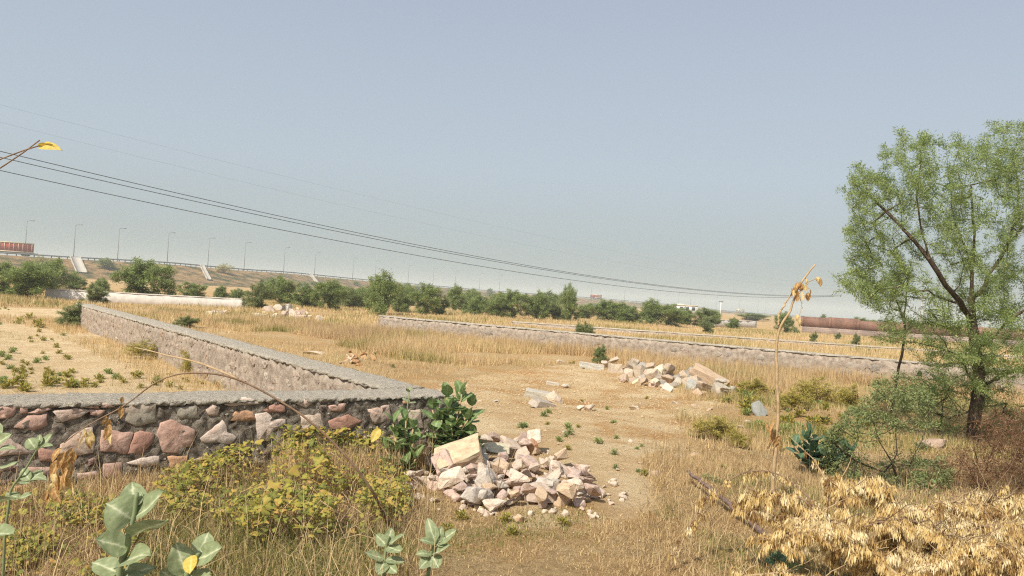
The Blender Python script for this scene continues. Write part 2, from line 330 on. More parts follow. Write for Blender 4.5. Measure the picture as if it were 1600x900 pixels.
# ------------------------------------------------------------------ stones
def hull_rock(seed, n=15, flat=.7, bev=.04):
    r = random.Random(seed); bm = bmesh.new()
    for _ in range(n):
        v = Vector((r.uniform(-1, 1), r.uniform(-1, 1), r.uniform(-1, 1)))
        m = max(abs(v.x), abs(v.y), abs(v.z)); v = v / m * r.uniform(.8, 1) if r.random() < .7 else v.normalized()
        bm.verts.new((v.x * .5, v.y * .5 * r.uniform(.85, 1), v.z * .5 * flat))
    res = bmesh.ops.convex_hull(bm, input=bm.verts)
    bmesh.ops.delete(bm, geom=[e for e in res['geom_interior'] if isinstance(e, bmesh.types.BMVert)], context='VERTS')
    bmesh.ops.dissolve_limit(bm, angle_limit=.2, verts=bm.verts, edges=bm.edges)
    bmesh.ops.bevel(bm, geom=list(bm.edges) + list(bm.verts), offset=bev, segments=1, affect='EDGES', clamp_overlap=True)
    bmesh.ops.triangulate(bm, faces=bm.faces)
    bmesh.ops.subdivide_edges(bm, edges=[e for e in bm.edges if e.calc_length() > .16], cuts=1)
    bmesh.ops.triangulate(bm, faces=bm.faces)
    for v in bm.verts: v.co += Vector((r.gauss(0, .010), r.gauss(0, .010), r.gauss(0, .008)))
    bmesh.ops.recalc_face_normals(bm, faces=bm.faces)
    me = bpy.data.meshes.new('stone'); bm.to_mesh(me); bm.free(); me.materials.append(M['stone']); return me
ROCKS = [hull_rock(i * 7 + 1, 11 + i % 7, .55 + .06 * (i % 6)) for i in range(16)]
SIZEW = ['small', 'medium', 'large']
STONE_COLS = [(.60, .50, .37), (.56, .43, .33), (.64, .55, .43), (.50, .38, .32), (.62, .50, .32), (.47, .43, .36), (.58, .47, .40), (.54, .40, .30)]
def stone(name, label, group, loc, size, rot=None, col=None, me=None, cat='stone'):
    o = put(name, me or random.choice(ROCKS), None, loc)
    o.scale = size if hasattr(size, '__len__') else (size * random.uniform(.85, 1.25), size * random.uniform(.8, 1.1), size * random.uniform(.75, 1.1))
    o.rotation_euler = rot if rot is not None else (random.uniform(-.5, .5), random.uniform(-.5, .5), random.uniform(0, 6.28))
    c = col or random.choice(STONE_COLS); k = random.uniform(.88, 1.1); o.color = (min(1, c[0] * k), min(1, c[1] * k), min(1, c[2] * k), 1)
    return tag(o, label, cat, group)

# ------------------------------------------------------------------ masonry walls
def poly_stone(poly, thick, bulge, seed):
    """irregular stone slab: outline in (u, z), front towards +y, chipped edge and an uneven front"""
    r = random.Random(seed); P = np.array(poly, float); out_ = []
    for i in range(len(P)):
        a, b = P[i], P[(i + 1) % len(P)]; L = np.linalg.norm(b - a); k = max(1, int(L / .035))
        nrm = np.array([b[1] - a[1], a[0] - b[0]]) / (L + 1e-9)
        for j in range(k):
            t = j / k; out_.append(a + (b - a) * t + (nrm * r.uniform(-.006, .006) if j else 0))
    P = np.array(out_); c = P.mean(0); n = len(P)
    V = [(p[0], -thick * .5, p[1]) for p in P]
    V += [(c[0] + (p[0] - c[0]) * .97, thick * .42 + r.uniform(-.003, .003), c[1] + (p[1] - c[1]) * .97) for p in P]
    V += [(c[0] + (p[0] - c[0]) * .90, thick * .5 + r.uniform(-.004, .002), c[1] + (p[1] - c[1]) * .90) for p in P]
    V += [(c[0] + (p[0] - c[0]) * .42 + r.uniform(-.01, .01), thick * .5 + bulge * r.uniform(-.5, 1.0), c[1] + (p[1] - c[1]) * .42) for p in P]
    V.append((c[0], thick * .5 + bulge * r.uniform(.5, 1), c[1]))
    T = []
    for k in range(3):
        for i in range(n):
            a, b = k * n + i, k * n + (i + 1) % n; T += [(a, b, b + n), (a, b + n, a + n)]
    for i in range(n): T.append((3 * n + i, 3 * n + (i + 1) % n, 4 * n))
    return np.array(V), T
def wall_frame(A, B):
    A = np.asarray(A, float); B = np.asarray(B, float); u = (B - A) / np.linalg.norm(B - A)
    return A, u, np.array([u[1], -u[0]]), np.linalg.norm(B - A)          # n = right of A->B
def face_stone_obj(parent, me, uo, zo, A, u, n, off, col):
    """a stone set in the face: its own object, child of the wall"""
    o = put('stone', me, parent); p = u * uo + n * off
    # local x along u, local y along n, local z up (mirror-free because u x n points down -> flip x)
    o.matrix_basis = Matrix(((u[0], n[0], 0, p[0]), (u[1], n[1], 0, p[1]), (0, 0, 1, zo), (0, 0, 0, 1)))
    o.color = (*col, 1); return o
def make_wall(label, A, B, thick, h, mortar, capmat, capt=.06, step=.06, rough=.012, cat='wall', name='stone_wall', base=-.25, group=None):
    A, u, n, L = wall_frame(A, B)
    root = thing(name, label, cat, (A[0], A[1], 0), group)
    # body: a rough-faced prism
    us = np.linspace(0, L, max(2, int(L / step) + 1)); zs = np.linspace(base, h - capt, max(3, int((h - capt - base) / step) + 1))
    prof = [(0., z) for z in zs] + [(-thick, z) for z in zs[::-1]]
    prof = np.array(prof); m = len(prof); r = np.random.default_rng(int(L * 1000) % 9999)
    UU = us[:, None] + 0 * prof[None, :, 0]; OO = prof[None, :, 0] + r.normal(0, rough, (len(us), m)); ZZ = prof[None, :, 1] + r.normal(0, rough * .4, (len(us), m))
    V = np.stack([A[0] + u[0] * UU + n[0] * OO, A[1] + u[1] * UU + n[1] * OO, ZZ], -1).reshape(-1, 3)
    T = []
    i_, j_ = np.meshgrid(np.arange(len(us) - 1), np.arange(m), indexing='ij'); a = (i_ * m + j_).ravel(); b = (i_ * m + (j_ + 1) % m).ravel()
    T = np.concatenate([np.stack([a, b, b + m], 1), np.stack([a, b + m, a + m], 1)])
    k = len(zs); ends = []
    for e0 in (0, (len(us) - 1) * m):
        for j in range(k - 1): ends += [(e0 + j, e0 + j + 1, e0 + m - 2 - j), (e0 + j, e0 + m - 2 - j, e0 + m - 1 - j)]
    gm = Geo(); gm.add(V, np.concatenate([T, np.array(ends)]), .5); gm.build('mortar', mortar, root)
    # coping: uneven poured slab
    us = np.linspace(-.01, L + .01, max(2, int(L / (step * .8)) + 1))
    prof = np.array([(.012, h - capt), (.014, h - capt * .5), (.010, h - .004), (-.03, h + .002), (-thick * .35, h + .006), (-thick * .7, h + .004), (-thick + .03, h + .002), (-thick - .014, h - .006), (-thick - .024, h - capt * .45), (-thick - .022, h - capt)])
    m = len(prof); w = noise2(us * 3, us * 0, 1.7, int(L * 7))[:, None] - .5
    OO = prof[None, :, 0] + r.normal(0, .009, (len(us), m)) + .012 * w * np.sign(prof[None, :, 0] + thick * .5); ZZ = prof[None, :, 1] + r.normal(0, .0035, (len(us), m)) + .008 * w
    ZZ[:, [0, -1]] += .014 * (noise2(us * 5, us, 2.3, 9)[:, None] - .7)
    UU = us[:, None] + 0 * OO
    V = np.stack([A[0] + u[0] * UU + n[0] * OO, A[1] + u[1] * UU + n[1] * OO, ZZ], -1).reshape(-1, 3)
    i_, j_ = np.meshgrid(np.arange(len(us) - 1), np.arange(m), indexing='ij'); a = (i_ * m + j_).ravel(); b = (i_ * m + (j_ + 1) % m).ravel()
    T = np.concatenate([np.stack([a, b, b + m], 1), np.stack([a, b + m, a + m], 1)])
    ends = [(e0, e0 + j, e0 + j + 1) for e0 in (0, (len(us) - 1) * m) for j in range(1, m - 1)]
    gc = Geo(); gc.add(V, np.concatenate([T, np.array(ends)]), .5); gc.build('coping', capmat, root)
    return root, A, u, n, L

PINK = [(.46, .27, .21), (.50, .31, .25), (.52, .38, .31), (.43, .24, .18), (.55, .43, .35), (.48, .30, .20), (.56, .46, .38)]
def stone_variants(nv, mat, aspect=1.7, seed=0, bulge=.02):
    res = []
    for s in range(nv):
        r = random.Random(seed + s); k = r.choice([5, 6, 7, 8]); pts = []
        for i in range(k):
            an = 2 * math.pi * (i + r.uniform(-.28, .28)) / k; rr = r.uniform(.82, 1.12)
            cx, cz = math.cos(an), math.sin(an); sq = 1 / max(abs(cx), abs(cz)) ** .55
            pts.append((cx * rr * .5 * sq, cz * rr * .5 * sq))
        V, T = poly_stone([(p[0] * 1.0, p[1] * 1.0) for p in pts], .16, bulge * 5, seed + s)
        V = V.copy(); V[:, 1] *= .5
        gg = Geo(); gg.add(V, T, .5); res.append(gg.mesh('stone', mat))
    return res
VAR = stone_variants(10, M['wallstone'], seed=50, bulge=.006)
def fill_rows(root, A, u, n, u0, u1, z0, z1, wr, hr, cols, taken=(), jitter=.02, proud=.012, skip=0.0, seed=0, maxn=300):
    r = random.Random(seed); z = z0; cnt = 0
    while z < z1 - hr[0] * .6:
        hh = min(r.uniform(*hr), z1 - z); uu = u0 + r.uniform(0, wr[0])
        while uu < u1:
            w = r.uniform(*wr); cu, cz = uu + w / 2, z + hh / 2 + r.uniform(-jitter, jitter)
            if not any(abs(cu - t[0]) < (w + t[2]) * .5 and abs(cz - t[1]) < (hh + t[3]) * .5 for t in taken) and r.random() > skip and cnt < maxn:
                o = face_stone_obj(root, r.choice(VAR), cu, cz, A, u, n, proud + r.uniform(-.008, .01), r.choice(cols))
                a = r.uniform(-.12, .12)
                o.matrix_basis = o.matrix_basis @ Matrix.Rotation(a, 4, 'Y') @ Matrix.Diagonal((w * .94 * r.choice([-1, 1]), .5, hh * .93, 1)); cnt += 1
            uu += w + r.uniform(.01, .035)
        z += hh + r.uniform(.01, .03)

# --- near wall, facing the camera: its stones traced one by one
H = .68
wA, wB = on_z(0, 632, H)[:2], on_z(690, 618, H)[:2]
_d = (wB - wA) / np.linalg.norm(wB - wA)
W1A = wA - _d * 3.0; W1B = wB + _d * .12
w1, A1, u1, n1, L1 = make_wall('near rubble wall of pink stones in black mortar under a grey coping', W1A, W1B, .52, H, M['dark_mortar'], M['cap'], .028, .035, .008)
def on_wall(x, y, A, n):
    d = ray(x, y); t = ((A[0] - CAM[0]) * n[0] + (A[1] - CAM[1]) * n[1]) / (d[0] * n[0] + d[1] * n[1]); return CAM + d * t
TR = [([(-6, 636), (25, 635), (20, 650), (-6, 657)], 0), ([(31, 634), (43, 634), (43, 645), (32, 646)], 1), ([(42, 645), (68, 634), (81, 639), (60, 646)], 1),
 ([(22, 667), (43, 650), (72, 647), (73, 664), (53, 672)], 0), ([(83, 643), (117, 638), (140, 642), (125, 651), (97, 659)], 6), ([(133, 631), (153, 630), (154, 638), (136, 637)], 1),
 ([(159, 630), (180, 629), (178, 636), (158, 637)], 1), ([(140, 640), (164, 641), (157, 651), (142, 648)], 0), ([(199, 634), (242, 632), (243, 659), (212, 665), (197, 657)], 7),
 ([(160, 673), (208, 677), (198, 708), (158, 704)], 0), ([(210, 678), (219, 674), (240, 679), (238, 691), (221, 708), (200, 708)], 3), ([(96, 694), (128, 671), (143, 668), (147, 686), (144, 706), (115, 711), (95, 709)], 4),
 ([(246, 679), (252, 662), (267, 657), (304, 672), (300, 696), (284, 699), (280, 706), (255, 705)], 0), ([(314, 684), (326, 674), (347, 657), (354, 667), (354, 675), (369, 682), (359, 693), (342, 690), (319, 691)], 6),
 ([(351, 632), (368, 625), (392, 623), (406, 630), (361, 634)], 6), ([(322, 640), (331, 632), (343, 636), (339, 648), (325, 648)], 2), ([(361, 657), (369, 642), (394, 643), (400, 656)], 5),
 ([(410, 640), (429, 630), (444, 634), (444, 643), (420, 644)], 3), ([(400, 648), (417, 645), (427, 656), (444, 655), (446, 662), (427, 673), (422, 687), (404, 688)], 6), ([(461, 630), (475, 624), (488, 629), (478, 637)], 2),
 ([(514, 634), (539, 630), (536, 643), (515, 641)], 0), ([(514, 658), (544, 648), (565, 657), (543, 673), (517, 670)], 3), ([(628, 626), (640, 624), (640, 632), (629, 631)], 5),
 ([(199, 723), (220, 716), (247, 713), (247, 726), (223, 730)], 6), ([(122, 740), (150, 736), (154, 747), (122, 748)], 1), ([(162, 726), (189, 723), (189, 743), (173, 748), (162, 743)], 0), ([(42, 731), (78, 730), (80, 744), (47, 740)], 1),
 ([(110, 759), (155, 754), (160, 768), (133, 769), (111, 769)], 0), ([(-8, 687), (17, 686), (36, 698), (50, 708), (-6, 712)], 2), ([(303, 718), (319, 711), (336, 715), (331, 722), (308, 723)], 1),
 ([(130, 773), (162, 769), (168, 781), (139, 785)], 2), ([(178, 752), (215, 749), (222, 768), (188, 772)], 1), ([(60, 700), (88, 705), (84, 722), (62, 719)], 3), ([(470, 650), (500, 647), (505, 668), (474, 674)], 4),
 ([(575, 640), (606, 633), (612, 655), (585, 662)], 2), ([(440, 690), (470, 688), (476, 706), (446, 710)], 1), ([(262, 714), (292, 712), (290, 730), (266, 732)], 5), ([(560, 683), (596, 676), (604, 700), (570, 705)], 1), ([(275, 638), (306, 634), (311, 653), (281, 654)], 7), ([(620, 645), (655, 640), (660, 668), (628, 672)], 4)]
WCOL = [(.50, .33, .26), (.54, .38, .31), (.56, .43, .35), (.42, .24, .18), (.58, .46, .36), (.54, .32, .19), (.62, .51, .43), (.38, .34, .27)]
taken = []
def add_face_poly(root, A, u, n, poly2, col, seed, off=.004):
    P = np.array(poly2); c = (P.min(0) + P.max(0)) / 2; P = c + (P - c) * 1.10
    V, T = poly_stone(P - c, .09, .007, seed); gg = Geo(); gg.add(V, T, .5); me = gg.mesh('stone', M['wallstone'])
    return face_stone_obj(root, me, c[0], c[1], A, u, n, off - .036, col), (c[0], c[1], *(P.max(0) - P.min(0)))
for i, (poly, ci) in enumerate(TR):
    P3 = [on_wall(x, y, A1, n1) for x, y in poly]
    P2 = [((p[0] - A1[0]) * u1[0] + (p[1] - A1[1]) * u1[1], p[2]) for p in P3]
    o, tk = add_face_poly(w1, A1, u1, n1, P2, WCOL[ci], 300 + i); taken.append(tk)
    if ci == 3 and i == 10: o['label'] = 'pink stone with a rusty orange seam'
fill_rows(w1, A1, u1, n1, .1, L1 - .1, .0, .22, (.14, .30), (.08, .14), WCOL[:3] + WCOL[5:], taken, seed=3, maxn=50, proud=-.010)
fill_rows(w1, A1, u1, n1, .1, 2.9, .22, .58, (.14, .34), (.10, .18), WCOL[:3], taken, seed=4, proud=-.010)
DIRTY = [(.30, .20, .16), (.26, .21, .17), (.36, .25, .19), (.24, .17, .13), (.34, .29, .24)]
fill_rows(w1, A1, u1, n1, 2.8, L1 - .05, .10, .60, (.07, .14), (.05, .09), DIRTY, taken, seed=8, proud=-.014, skip=.2)
gch = Geo(); rr = random.Random(5)
for _ in range(150):                                        # small spalls of stone pressed into the mortar
    uu, zz, s = rr.uniform(2.6, L1 - .1), rr.uniform(.08, .58), rr.uniform(.008, .022)
    if any(abs(uu - t[0]) < t[2] * .55 and abs(zz - t[1]) < t[3] * .55 for t in taken): continue
    c = np.array([A1[0] + u1[0] * uu + n1[0] * .012, A1[1] + u1[1] * uu + n1[1] * .012, zz])
    V = np.array([(rr.uniform(.5, 1) * s * np.array(v)) for v in ((1, 0, 0), (0, 1, 0), (-1, 0, 0), (0, -1, 0), (0, 0, 1), (0, 0, -1))]) + c
    gch.add(V, [(0, 1, 4), (1, 2, 4), (2, 3, 4), (3, 0, 4), (1, 0, 5), (2, 1, 5), (3, 2, 5), (0, 3, 5)], .5)
o = gch.build('stone_chips', M['cap'], w1); o['kind'] = 'stuff'

# --- long wall running away from the corner
w2R0, w2R1 = on_z(690, 611, H)[:2], on_z(144, 475, H)[:2]
u_ = (w2R1 - w2R0) / np.linalg.norm(w2R1 - w2R0); nl = np.array([-u_[1], u_[0]])        # left of the run
s0 = w2R0 + nl * .46 + u_ * .38; s1 = w2R1 + nl * .46
w2, A2, u2, n2, L2 = make_wall('long rubble wall with pale coping running back from the corner of the near wall', s1, s0, .46, H - .004, M['pale_mortar'], M['cap'], .032, .08, .013)
fill_rows(w2, A2, u2, n2, .1, L2 - .1, .02, .60, (.16, .36), (.11, .19), [(.38, .31, .25), (.42, .34, .27), (.37, .28, .22), (.40, .29, .20), (.44, .38, .31), (.35, .30, .25)], seed=11, maxn=230, proud=-.018, skip=.5)
# --- wall across the far side of the plot
w3A, w3B = on_z(592, 493, .68)[:2], on_z(1403, 563, .68)[:2]
d3 = (w3B - w3A) / np.linalg.norm(w3B - w3A)
w3, A3, u3, n3, L3 = make_wall('long low grey stone wall crossing behind the row of dumped boulders', w3A, w3B + d3 * 7, .42, .68, M['pale_mortar'], M['cap'], .04, .12, .016)
fill_rows(w3, A3, u3, n3, .1, L3 - .1, .16, .60, (.2, .42), (.12, .2), [(.36, .31, .26), (.40, .35, .29), (.33, .28, .24), (.42, .34, .28), (.30, .27, .23)], seed=12, maxn=260, proud=-.022, skip=.45)
# --- further low walls
w4A, w4B = on_z(800, 502, .22)[:2], on_z(1397, 543, .22)[:2]
d4 = (w4B - w4A) / np.linalg.norm(w4B - w4A)
make_wall('thin low boundary wall half sunk in yellow grass beyond the grey wall', w4A, w4B + d4 * 9, .35, .22, M['pale_mortar'], M['cap'], .07, .3, .01, name='boundary_wall')
fA, fB = on_z(70, 468, 0)[:2], on_z(383, 483, 0)[:2]
wh, A5, u5, n5, L5 = make_wall('whitewashed low block wall behind the round bushes', fA, fB, .3, .62, M['white_wall'], M['white_wall'], .05, .35, .005, name='block_wall')
fA, fB = on_z(1117, 511, 0)[:2], on_z(1182, 512.5, 0)[:2]
make_wall('short white wall far off between the bushes and the brick wall', fA, fB, .3, .75, M['white_wall'], M['white_wall'], .05, .6, .01, name='block_wall')
def wl(what, x, y, marks):
    a, b, t = min(marks, key=lambda m_: math.hypot(x - m_[0], (y - m_[1]) * 2.2)); dx, dy = x - a, (y - b) * 2.2
    d = 'beside' if math.hypot(dx, dy) < 25 else ('left of' if dx < 0 else 'right of') if abs(dx) > abs(dy) else ('behind' if dy < 0 else 'in front of')
    return f"{what} {d} {t}"
# ------------------------------------------------------------------ brick boundary wall at the right
bA, bB = on_z(1246, 520.5, 0)[:2], np.array([47.0, 63.0])
bA = np.array([27.6, 72.6])
A6, u6, n6, L6 = wall_frame(bA, bB)
root = thing('brick_wall', 'red brick compound wall on a grey stone footing beyond the yellow field', 'wall', (A6[0], A6[1], 0))
def brick_mat(name, c1, c2, mo, bw, bh):
    m, N, L = new_mat(name); tc = N.new('ShaderNodeTexCoord'); mp = N.new('ShaderNodeMapping'); mp.inputs['Rotation'].default_value = (0, 0, -math.atan2(u6[1], u6[0]))
    cb = N.new('ShaderNodeCombineXYZ'); sp = N.new('ShaderNodeSeparateXYZ'); L.new(tc.outputs['Object'], mp.inputs[0]); L.new(mp.outputs[0], sp.inputs[0]); L.new(sp.outputs['X'], cb.inputs[0]); L.new(sp.outputs['Z'], cb.inputs[1])
    b = N.new('ShaderNodeTexBrick'); b.inputs['Scale'].default_value = 1; b.inputs['Brick Width'].default_value = bw; b.inputs['Row Height'].default_value = bh; b.inputs['Mortar Size'].default_value = .012
    b.inputs['Color1'].default_value = rgb(*c1); b.inputs['Color2'].default_value = rgb(*c2); b.inputs['Mortar'].default_value = rgb(*mo); L.new(cb.outputs[0], b.inputs['Vector'])
    n = N.new('ShaderNodeTexNoise'); n.inputs['Scale'].default_value = .8; n.inputs['Detail'].default_value = 10; L.new(tc.outputs['Object'], n.inputs['Vector'])
    r = N.new('ShaderNodeValToRGB'); set_ramp(r, [(.3, (.6,) * 3), (.7, (1.25,) * 3)]); L.new(n.outputs[0], r.inputs[0])
    mu = N.new('ShaderNodeMix'); mu.data_type = 'RGBA'; mu.blend_type = 'MULTIPLY'; mu.inputs['Factor'].default_value = 1; L.new(b.outputs[0], mu.inputs['A']); L.new(r.outputs[0], mu.inputs['B'])
    p = N.new('ShaderNodeBsdfPrincipled'); p.inputs['Roughness'].default_value = .9; L.new(mu.outputs['Result'], p.inputs['Base Color'])
    bp = N.new('ShaderNodeBump'); bp.inputs['Strength'].default_value = .6; bp.inputs['Distance'].default_value = .02; L.new(b.outputs['Fac'], bp.inputs['Height']); bp.invert = True; L.new(bp.outputs[0], p.inputs['Normal'])
    o = N.new('ShaderNodeOutputMaterial'); L.new(p.outputs[0], o.inputs[0]); return m
mb1 = brick_mat('red_brick_courses', (.27, .125, .08), (.19, .085, .055), (.24, .18, .14), .24, .085); mb2 = brick_mat('grey_pink_footing', (.31, .23, .185), (.25, .18, .145), (.19, .155, .125), .4, .17)
ax = np.array([[u6[0], u6[1], 0], [n6[0], n6[1], 0], [0, 0, 1.]])
def along6(t, o, z): return np.array([A6[0] + u6[0] * t + n6[0] * o, A6[1] + u6[1] * t + n6[1] * o, z])
g = Geo(); g.box(along6(L6 / 2, 0, .22), (L6 / 2, .22, .42), ax); g.build('footing', mb2, root)
g = Geo()
for k in range(9):                                               # panels between piers differ a little in height
    t0, t1 = k * L6 / 9, (k + 1) * L6 / 9; hh = 1.58 + .09 * math.sin(k * 2.1)
    g.box(along6((t0 + t1) / 2, -.03, (.64 + hh) / 2), ((t1 - t0) / 2 - .005, .13, (hh - .64) / 2), ax)
g.build('brickwork', mb1, root)
for k in range(10):
    g = Geo(); g.box(along6(k * L6 / 9, .02, 1.16), (.12, .135, .48 + .005 * (k % 3)), ax); g.build('pier', mb1, root)

# ------------------------------------------------------------------ road embankment along the horizon
EX = [-140, 0, 112, 192, 264, 330, 388, 447, 548, 640, 700, 752, 930, 1060, 1124, 1200, 1330, 1500]
EY = [391, 398, 405, 409, 413, 419, 424, 427, 437, 445, 450, 455, 467, 478, 486, 492, 500, 511]
ED = [205, 214, 225, 235, 245, 260, 274, 300, 355, 400, 430, 450, 520, 580, 600, 650, 700, 740]
TOP = np.array([at(x, y, d) for x, y, d in zip(EX, EY, ED)])
tt = np.arange(len(TOP)); ti = np.linspace(0, len(TOP) - 1, 140)
TOPF = np.stack([np.interp(ti, tt, TOP[:, k]) for k in range(3)], 1)
for _ in range(6): TOPF[1:-1] = (TOPF[:-2] + TOPF[1:-1] * 2 + TOPF[2:]) / 4
tg = np.gradient(TOPF[:, :2], axis=0); tg /= np.linalg.norm(tg, axis=1)[:, None]; nr = np.stack([tg[:, 1], -tg[:, 0]], 1)     # towards the camera
nr *= np.sign((-(TOPF[:, :2]) * nr).sum(1))[:, None]
rows = []; prof = [(30, -1.02), (24, -.93), (18, -.72), (12, -.47), (6, -.22), (1.5, -.04), (0, 0), (-12, .02), (-14, -.1), (-40, -1.02)]
for off, f in prof:
    P = TOPF.copy(); P[:, :2] += nr * off; P[:, 2] = TOPF[:, 2] + f * (TOPF[:, 2] + .2)
    if 1 < off < 29: P[:, 2] += .5 * (noise2(P[:, 0] * .2, P[:, 1] * .2, .8, 20) - .5)
    rows.append(P)
V = np.stack(rows, 1); nn, mm = V.shape[:2]
i_, j_ = np.meshgrid(np.arange(nn - 1), np.arange(mm - 1), indexing='ij'); a = (i_ * mm + j_).ravel()
g = Geo(); g.add(V.reshape(-1, 3), np.concatenate([np.stack([a, a + 1, a + mm + 1], 1), np.stack([a, a + mm + 1, a + mm], 1)]), .5)
emb = g.build('embankment', M['slope'], smooth=True); tag(emb, kind='structure')
def top_at(x):
    y, d = np.interp(x, EX, EY), np.interp(x, EX, ED); p = at(x, y, d); k = int(np.argmin(np.linalg.norm(TOPF[:, :2] - p[:2], axis=1))); return TOPF[k].copy(), nr[k], tg[k]
# crash barrier on the shoulder
br = thing('crash_barrier', 'long grey crash barrier edging the raised road on the horizon', 'crash barrier', TOPF[0])
g = Geo(); g.tube(TOPF[3:-3] + np.c_[nr[3:-3] * -.2, np.full(len(nr) - 6, .62)], .2, 4); g.build('rail', M['lamp'], br)
g = Geo()
for k in range(3, len(TOPF) - 3): g.box(TOPF[k] + np.r_[nr[k] * -.45, .3], (.1, .1, .5))
o = g.build('posts', M['lamp'], br); o['kind'] = 'stuff'
# concrete drainage chutes down the slope
for cx, wd in ((122, 2.6), (318, 1.5), (479, 2.2)):
    p, n_, t_ = top_at(cx); root = thing('drainage_chute', {122: 'broad pale concrete chute on the bank above the leftmost bushes', 318: 'narrow pale chute on the bank right of the big round bush', 479: 'pale chute on the bank above the stone heap in the field'}[cx], 'drain chute', p, 'concrete chutes down the road bank')
    g = Geo(); gk = Geo(); ks = [(-.5, .06), (1.5, .0), (6, -.22), (12, -.47), (18, -.72)]
    c_ = -p[:2] / np.linalg.norm(p[:2]) + np.array([.12, 0]); c_ = c_ / (c_ @ n_)
    pts = [p + np.r_[c_ * o_, f * (p[2] + .2) + .28] for o_, f in ks]
    for s in (-1, 1):
        gk = Geo()
        for a_, b_ in zip(pts[:-1], pts[1:]): gk.tube([a_ + np.r_[t_ * s * wd / 2, .22], b_ + np.r_[t_ * s * wd / 2, .22]], .22, 4)
        gk.build('kerb', M['concrete'], root)
    V = [q_ + np.r_[t_ * s * wd / 2, 0.1] for q_ in pts for s in (-1, 1)] + [q_ + np.r_[t_ * s * wd / 2, -.5] for q_ in pts for s in (-1, 1)]
    T = []
    for k in range(len(pts) - 1): a_ = 2 * k; T += [(a_, a_ + 1, a_ + 3), (a_, a_ + 3, a_ + 2)]; b_ = a_ + 2 * len(pts); T += [(b_, b_ + 3, b_ + 1), (b_, b_ + 2, b_ + 3), (a_, b_, b_ + 2), (a_, b_ + 2, a_ + 2), (a_ + 1, b_ + 3, b_ + 1), (a_ + 1, a_ + 3, b_ + 3)]
    g.add(V, T); g.build('bed', M['concrete'], root)
# street lamps
LX = [35, 114, 191, 264, 328, 388, 446, 496, 549, 594, 640, 677, 717, 752, 790, 930, 985, 1031, 1060, 1083, 1124, 1154, 1181, 1200]
proto = None
for i, x in enumerate(LX):
    p, n_, t_ = top_at(x); p = p + np.r_[n_ * -2.0, -.1]; lab = 'slender street lamp on the raised road'
    if proto is None:
        proto = thing('street_lamp', lab, 'street lamp', p, 'street lamps along the raised road'); 
        g = Geo(); g.tube(p + np.array([(0, 0, 0), (0, 0, 5), (0, 0, 10)]), [.11, .09, .06], 6); g.build('pole', M['lamp'], proto)
        g = Geo(); g.tube(p + np.array([(0, 0, 9.95), (.25, .08, 10.3), (.6, .2, 10.42), (1.0, .3, 10.45)]), [.07, .06, .05, .05], 5); g.build('arm', M['lamp'], proto)
        g = Geo(); g.box(p + np.array([1.4, .38, 10.45]), (.45, .17, .09), [[.96, .27, 0], [-.27, .96, 0], [0, 0, 1]]); g.build('lamp_head', M['lamp'], proto); o = proto
    else: o = copy_tree(proto); o.location = [float(v) for v in p]
    o.rotation_euler = (0, 0, .0 if i % 2 else .35)
    o['label'] = lab + {0: ', behind the red lorry', 1: ', above the broad chute', 2: ', between the broad chute and the round bush', 3: ', just right of the round bush', 4: ', above the narrow chute', 8: ', above the thicket'}.get(i, (', one of the faint far ones' if i > 13 else ', in the middle stretch'))
# lorry and distant vehicles on the road
def lorry(x, length, label, off=-5.0, body='red', hh=2.5, rev=False, name='lorry'):
    p, n_, t_ = top_at(x); p = p + np.r_[n_ * off, .1]; d = -t_ if not rev else t_
    root = thing(name, label, 'lorry', p, 'lorries on the raised road'); ax = np.array([[d[0], d[1], 0], [-d[1], d[0], 0], [0, 0, 1.]])
    P = lambda a_, s_, z_: p + ax[0] * a_ + ax[1] * s_ + ax[2] * z_
    g = Geo(); g.box(P(length / 2, 0, 1.0 + hh / 2), (length / 2, 1.2, hh / 2), ax); g.build('cargo_body', M[body], root)
    for z_, nm in ((1.0 + hh, 'top_rail'), (1.02, 'lower_rail')):
        g = Geo(); g.box(P(length / 2, 0, z_), (length / 2 + .05, 1.28, .16), ax); g.build(nm, M['cream'], root)
    for k in range(int(length / 1.1)):
        for s in (-1, 1): g = Geo(); g.box(P(.5 + k * 1.1, s * 1.23, 1.0 + hh / 2), (.05, .05, hh / 2 - .17), ax); g.build('rib', M['cream'], root)
    g = Geo(); g.box(P(length + 1.3, 0, 1.6), (.95, 1.15, 1.1), ax); c = g.build('cab', M[body if body != 'white' else 'cream'], root)
    g = Geo(); g.box(P(length + 2.27, 0, 1.95), (.03, .95, .4), ax); g.build('windscreen', M['glass'], c)
    g = Geo(); g.box(P(length / 2, 0, .82), (length / 2 + 1.2, .45, .1), ax); g.build('chassis', M['rubber'], root)
    for a_ in (1.2, 2.4, length - .5, length + 1.4):
        for s in (-1, 1):
            g = Geo(); q_ = P(a_, s * .95, .5); g.tube([q_ - ax[1] * .16, q_ + ax[1] * .16], .5, 12); g.build('wheel', M['rubber'], root)
    return root
lorry(52, 13, 'red lorry with cream rails cut off by the left edge of the photo', -3.5, hh=2.6)
lorry(950, 7, 'small brownish lorry far along the raised road above the middle bushes', -4, 'red', 2.0)
lorry(1164, 6.5, 'tiny white lorry far along the road near the bare sapling', -4, 'white', 2.2)
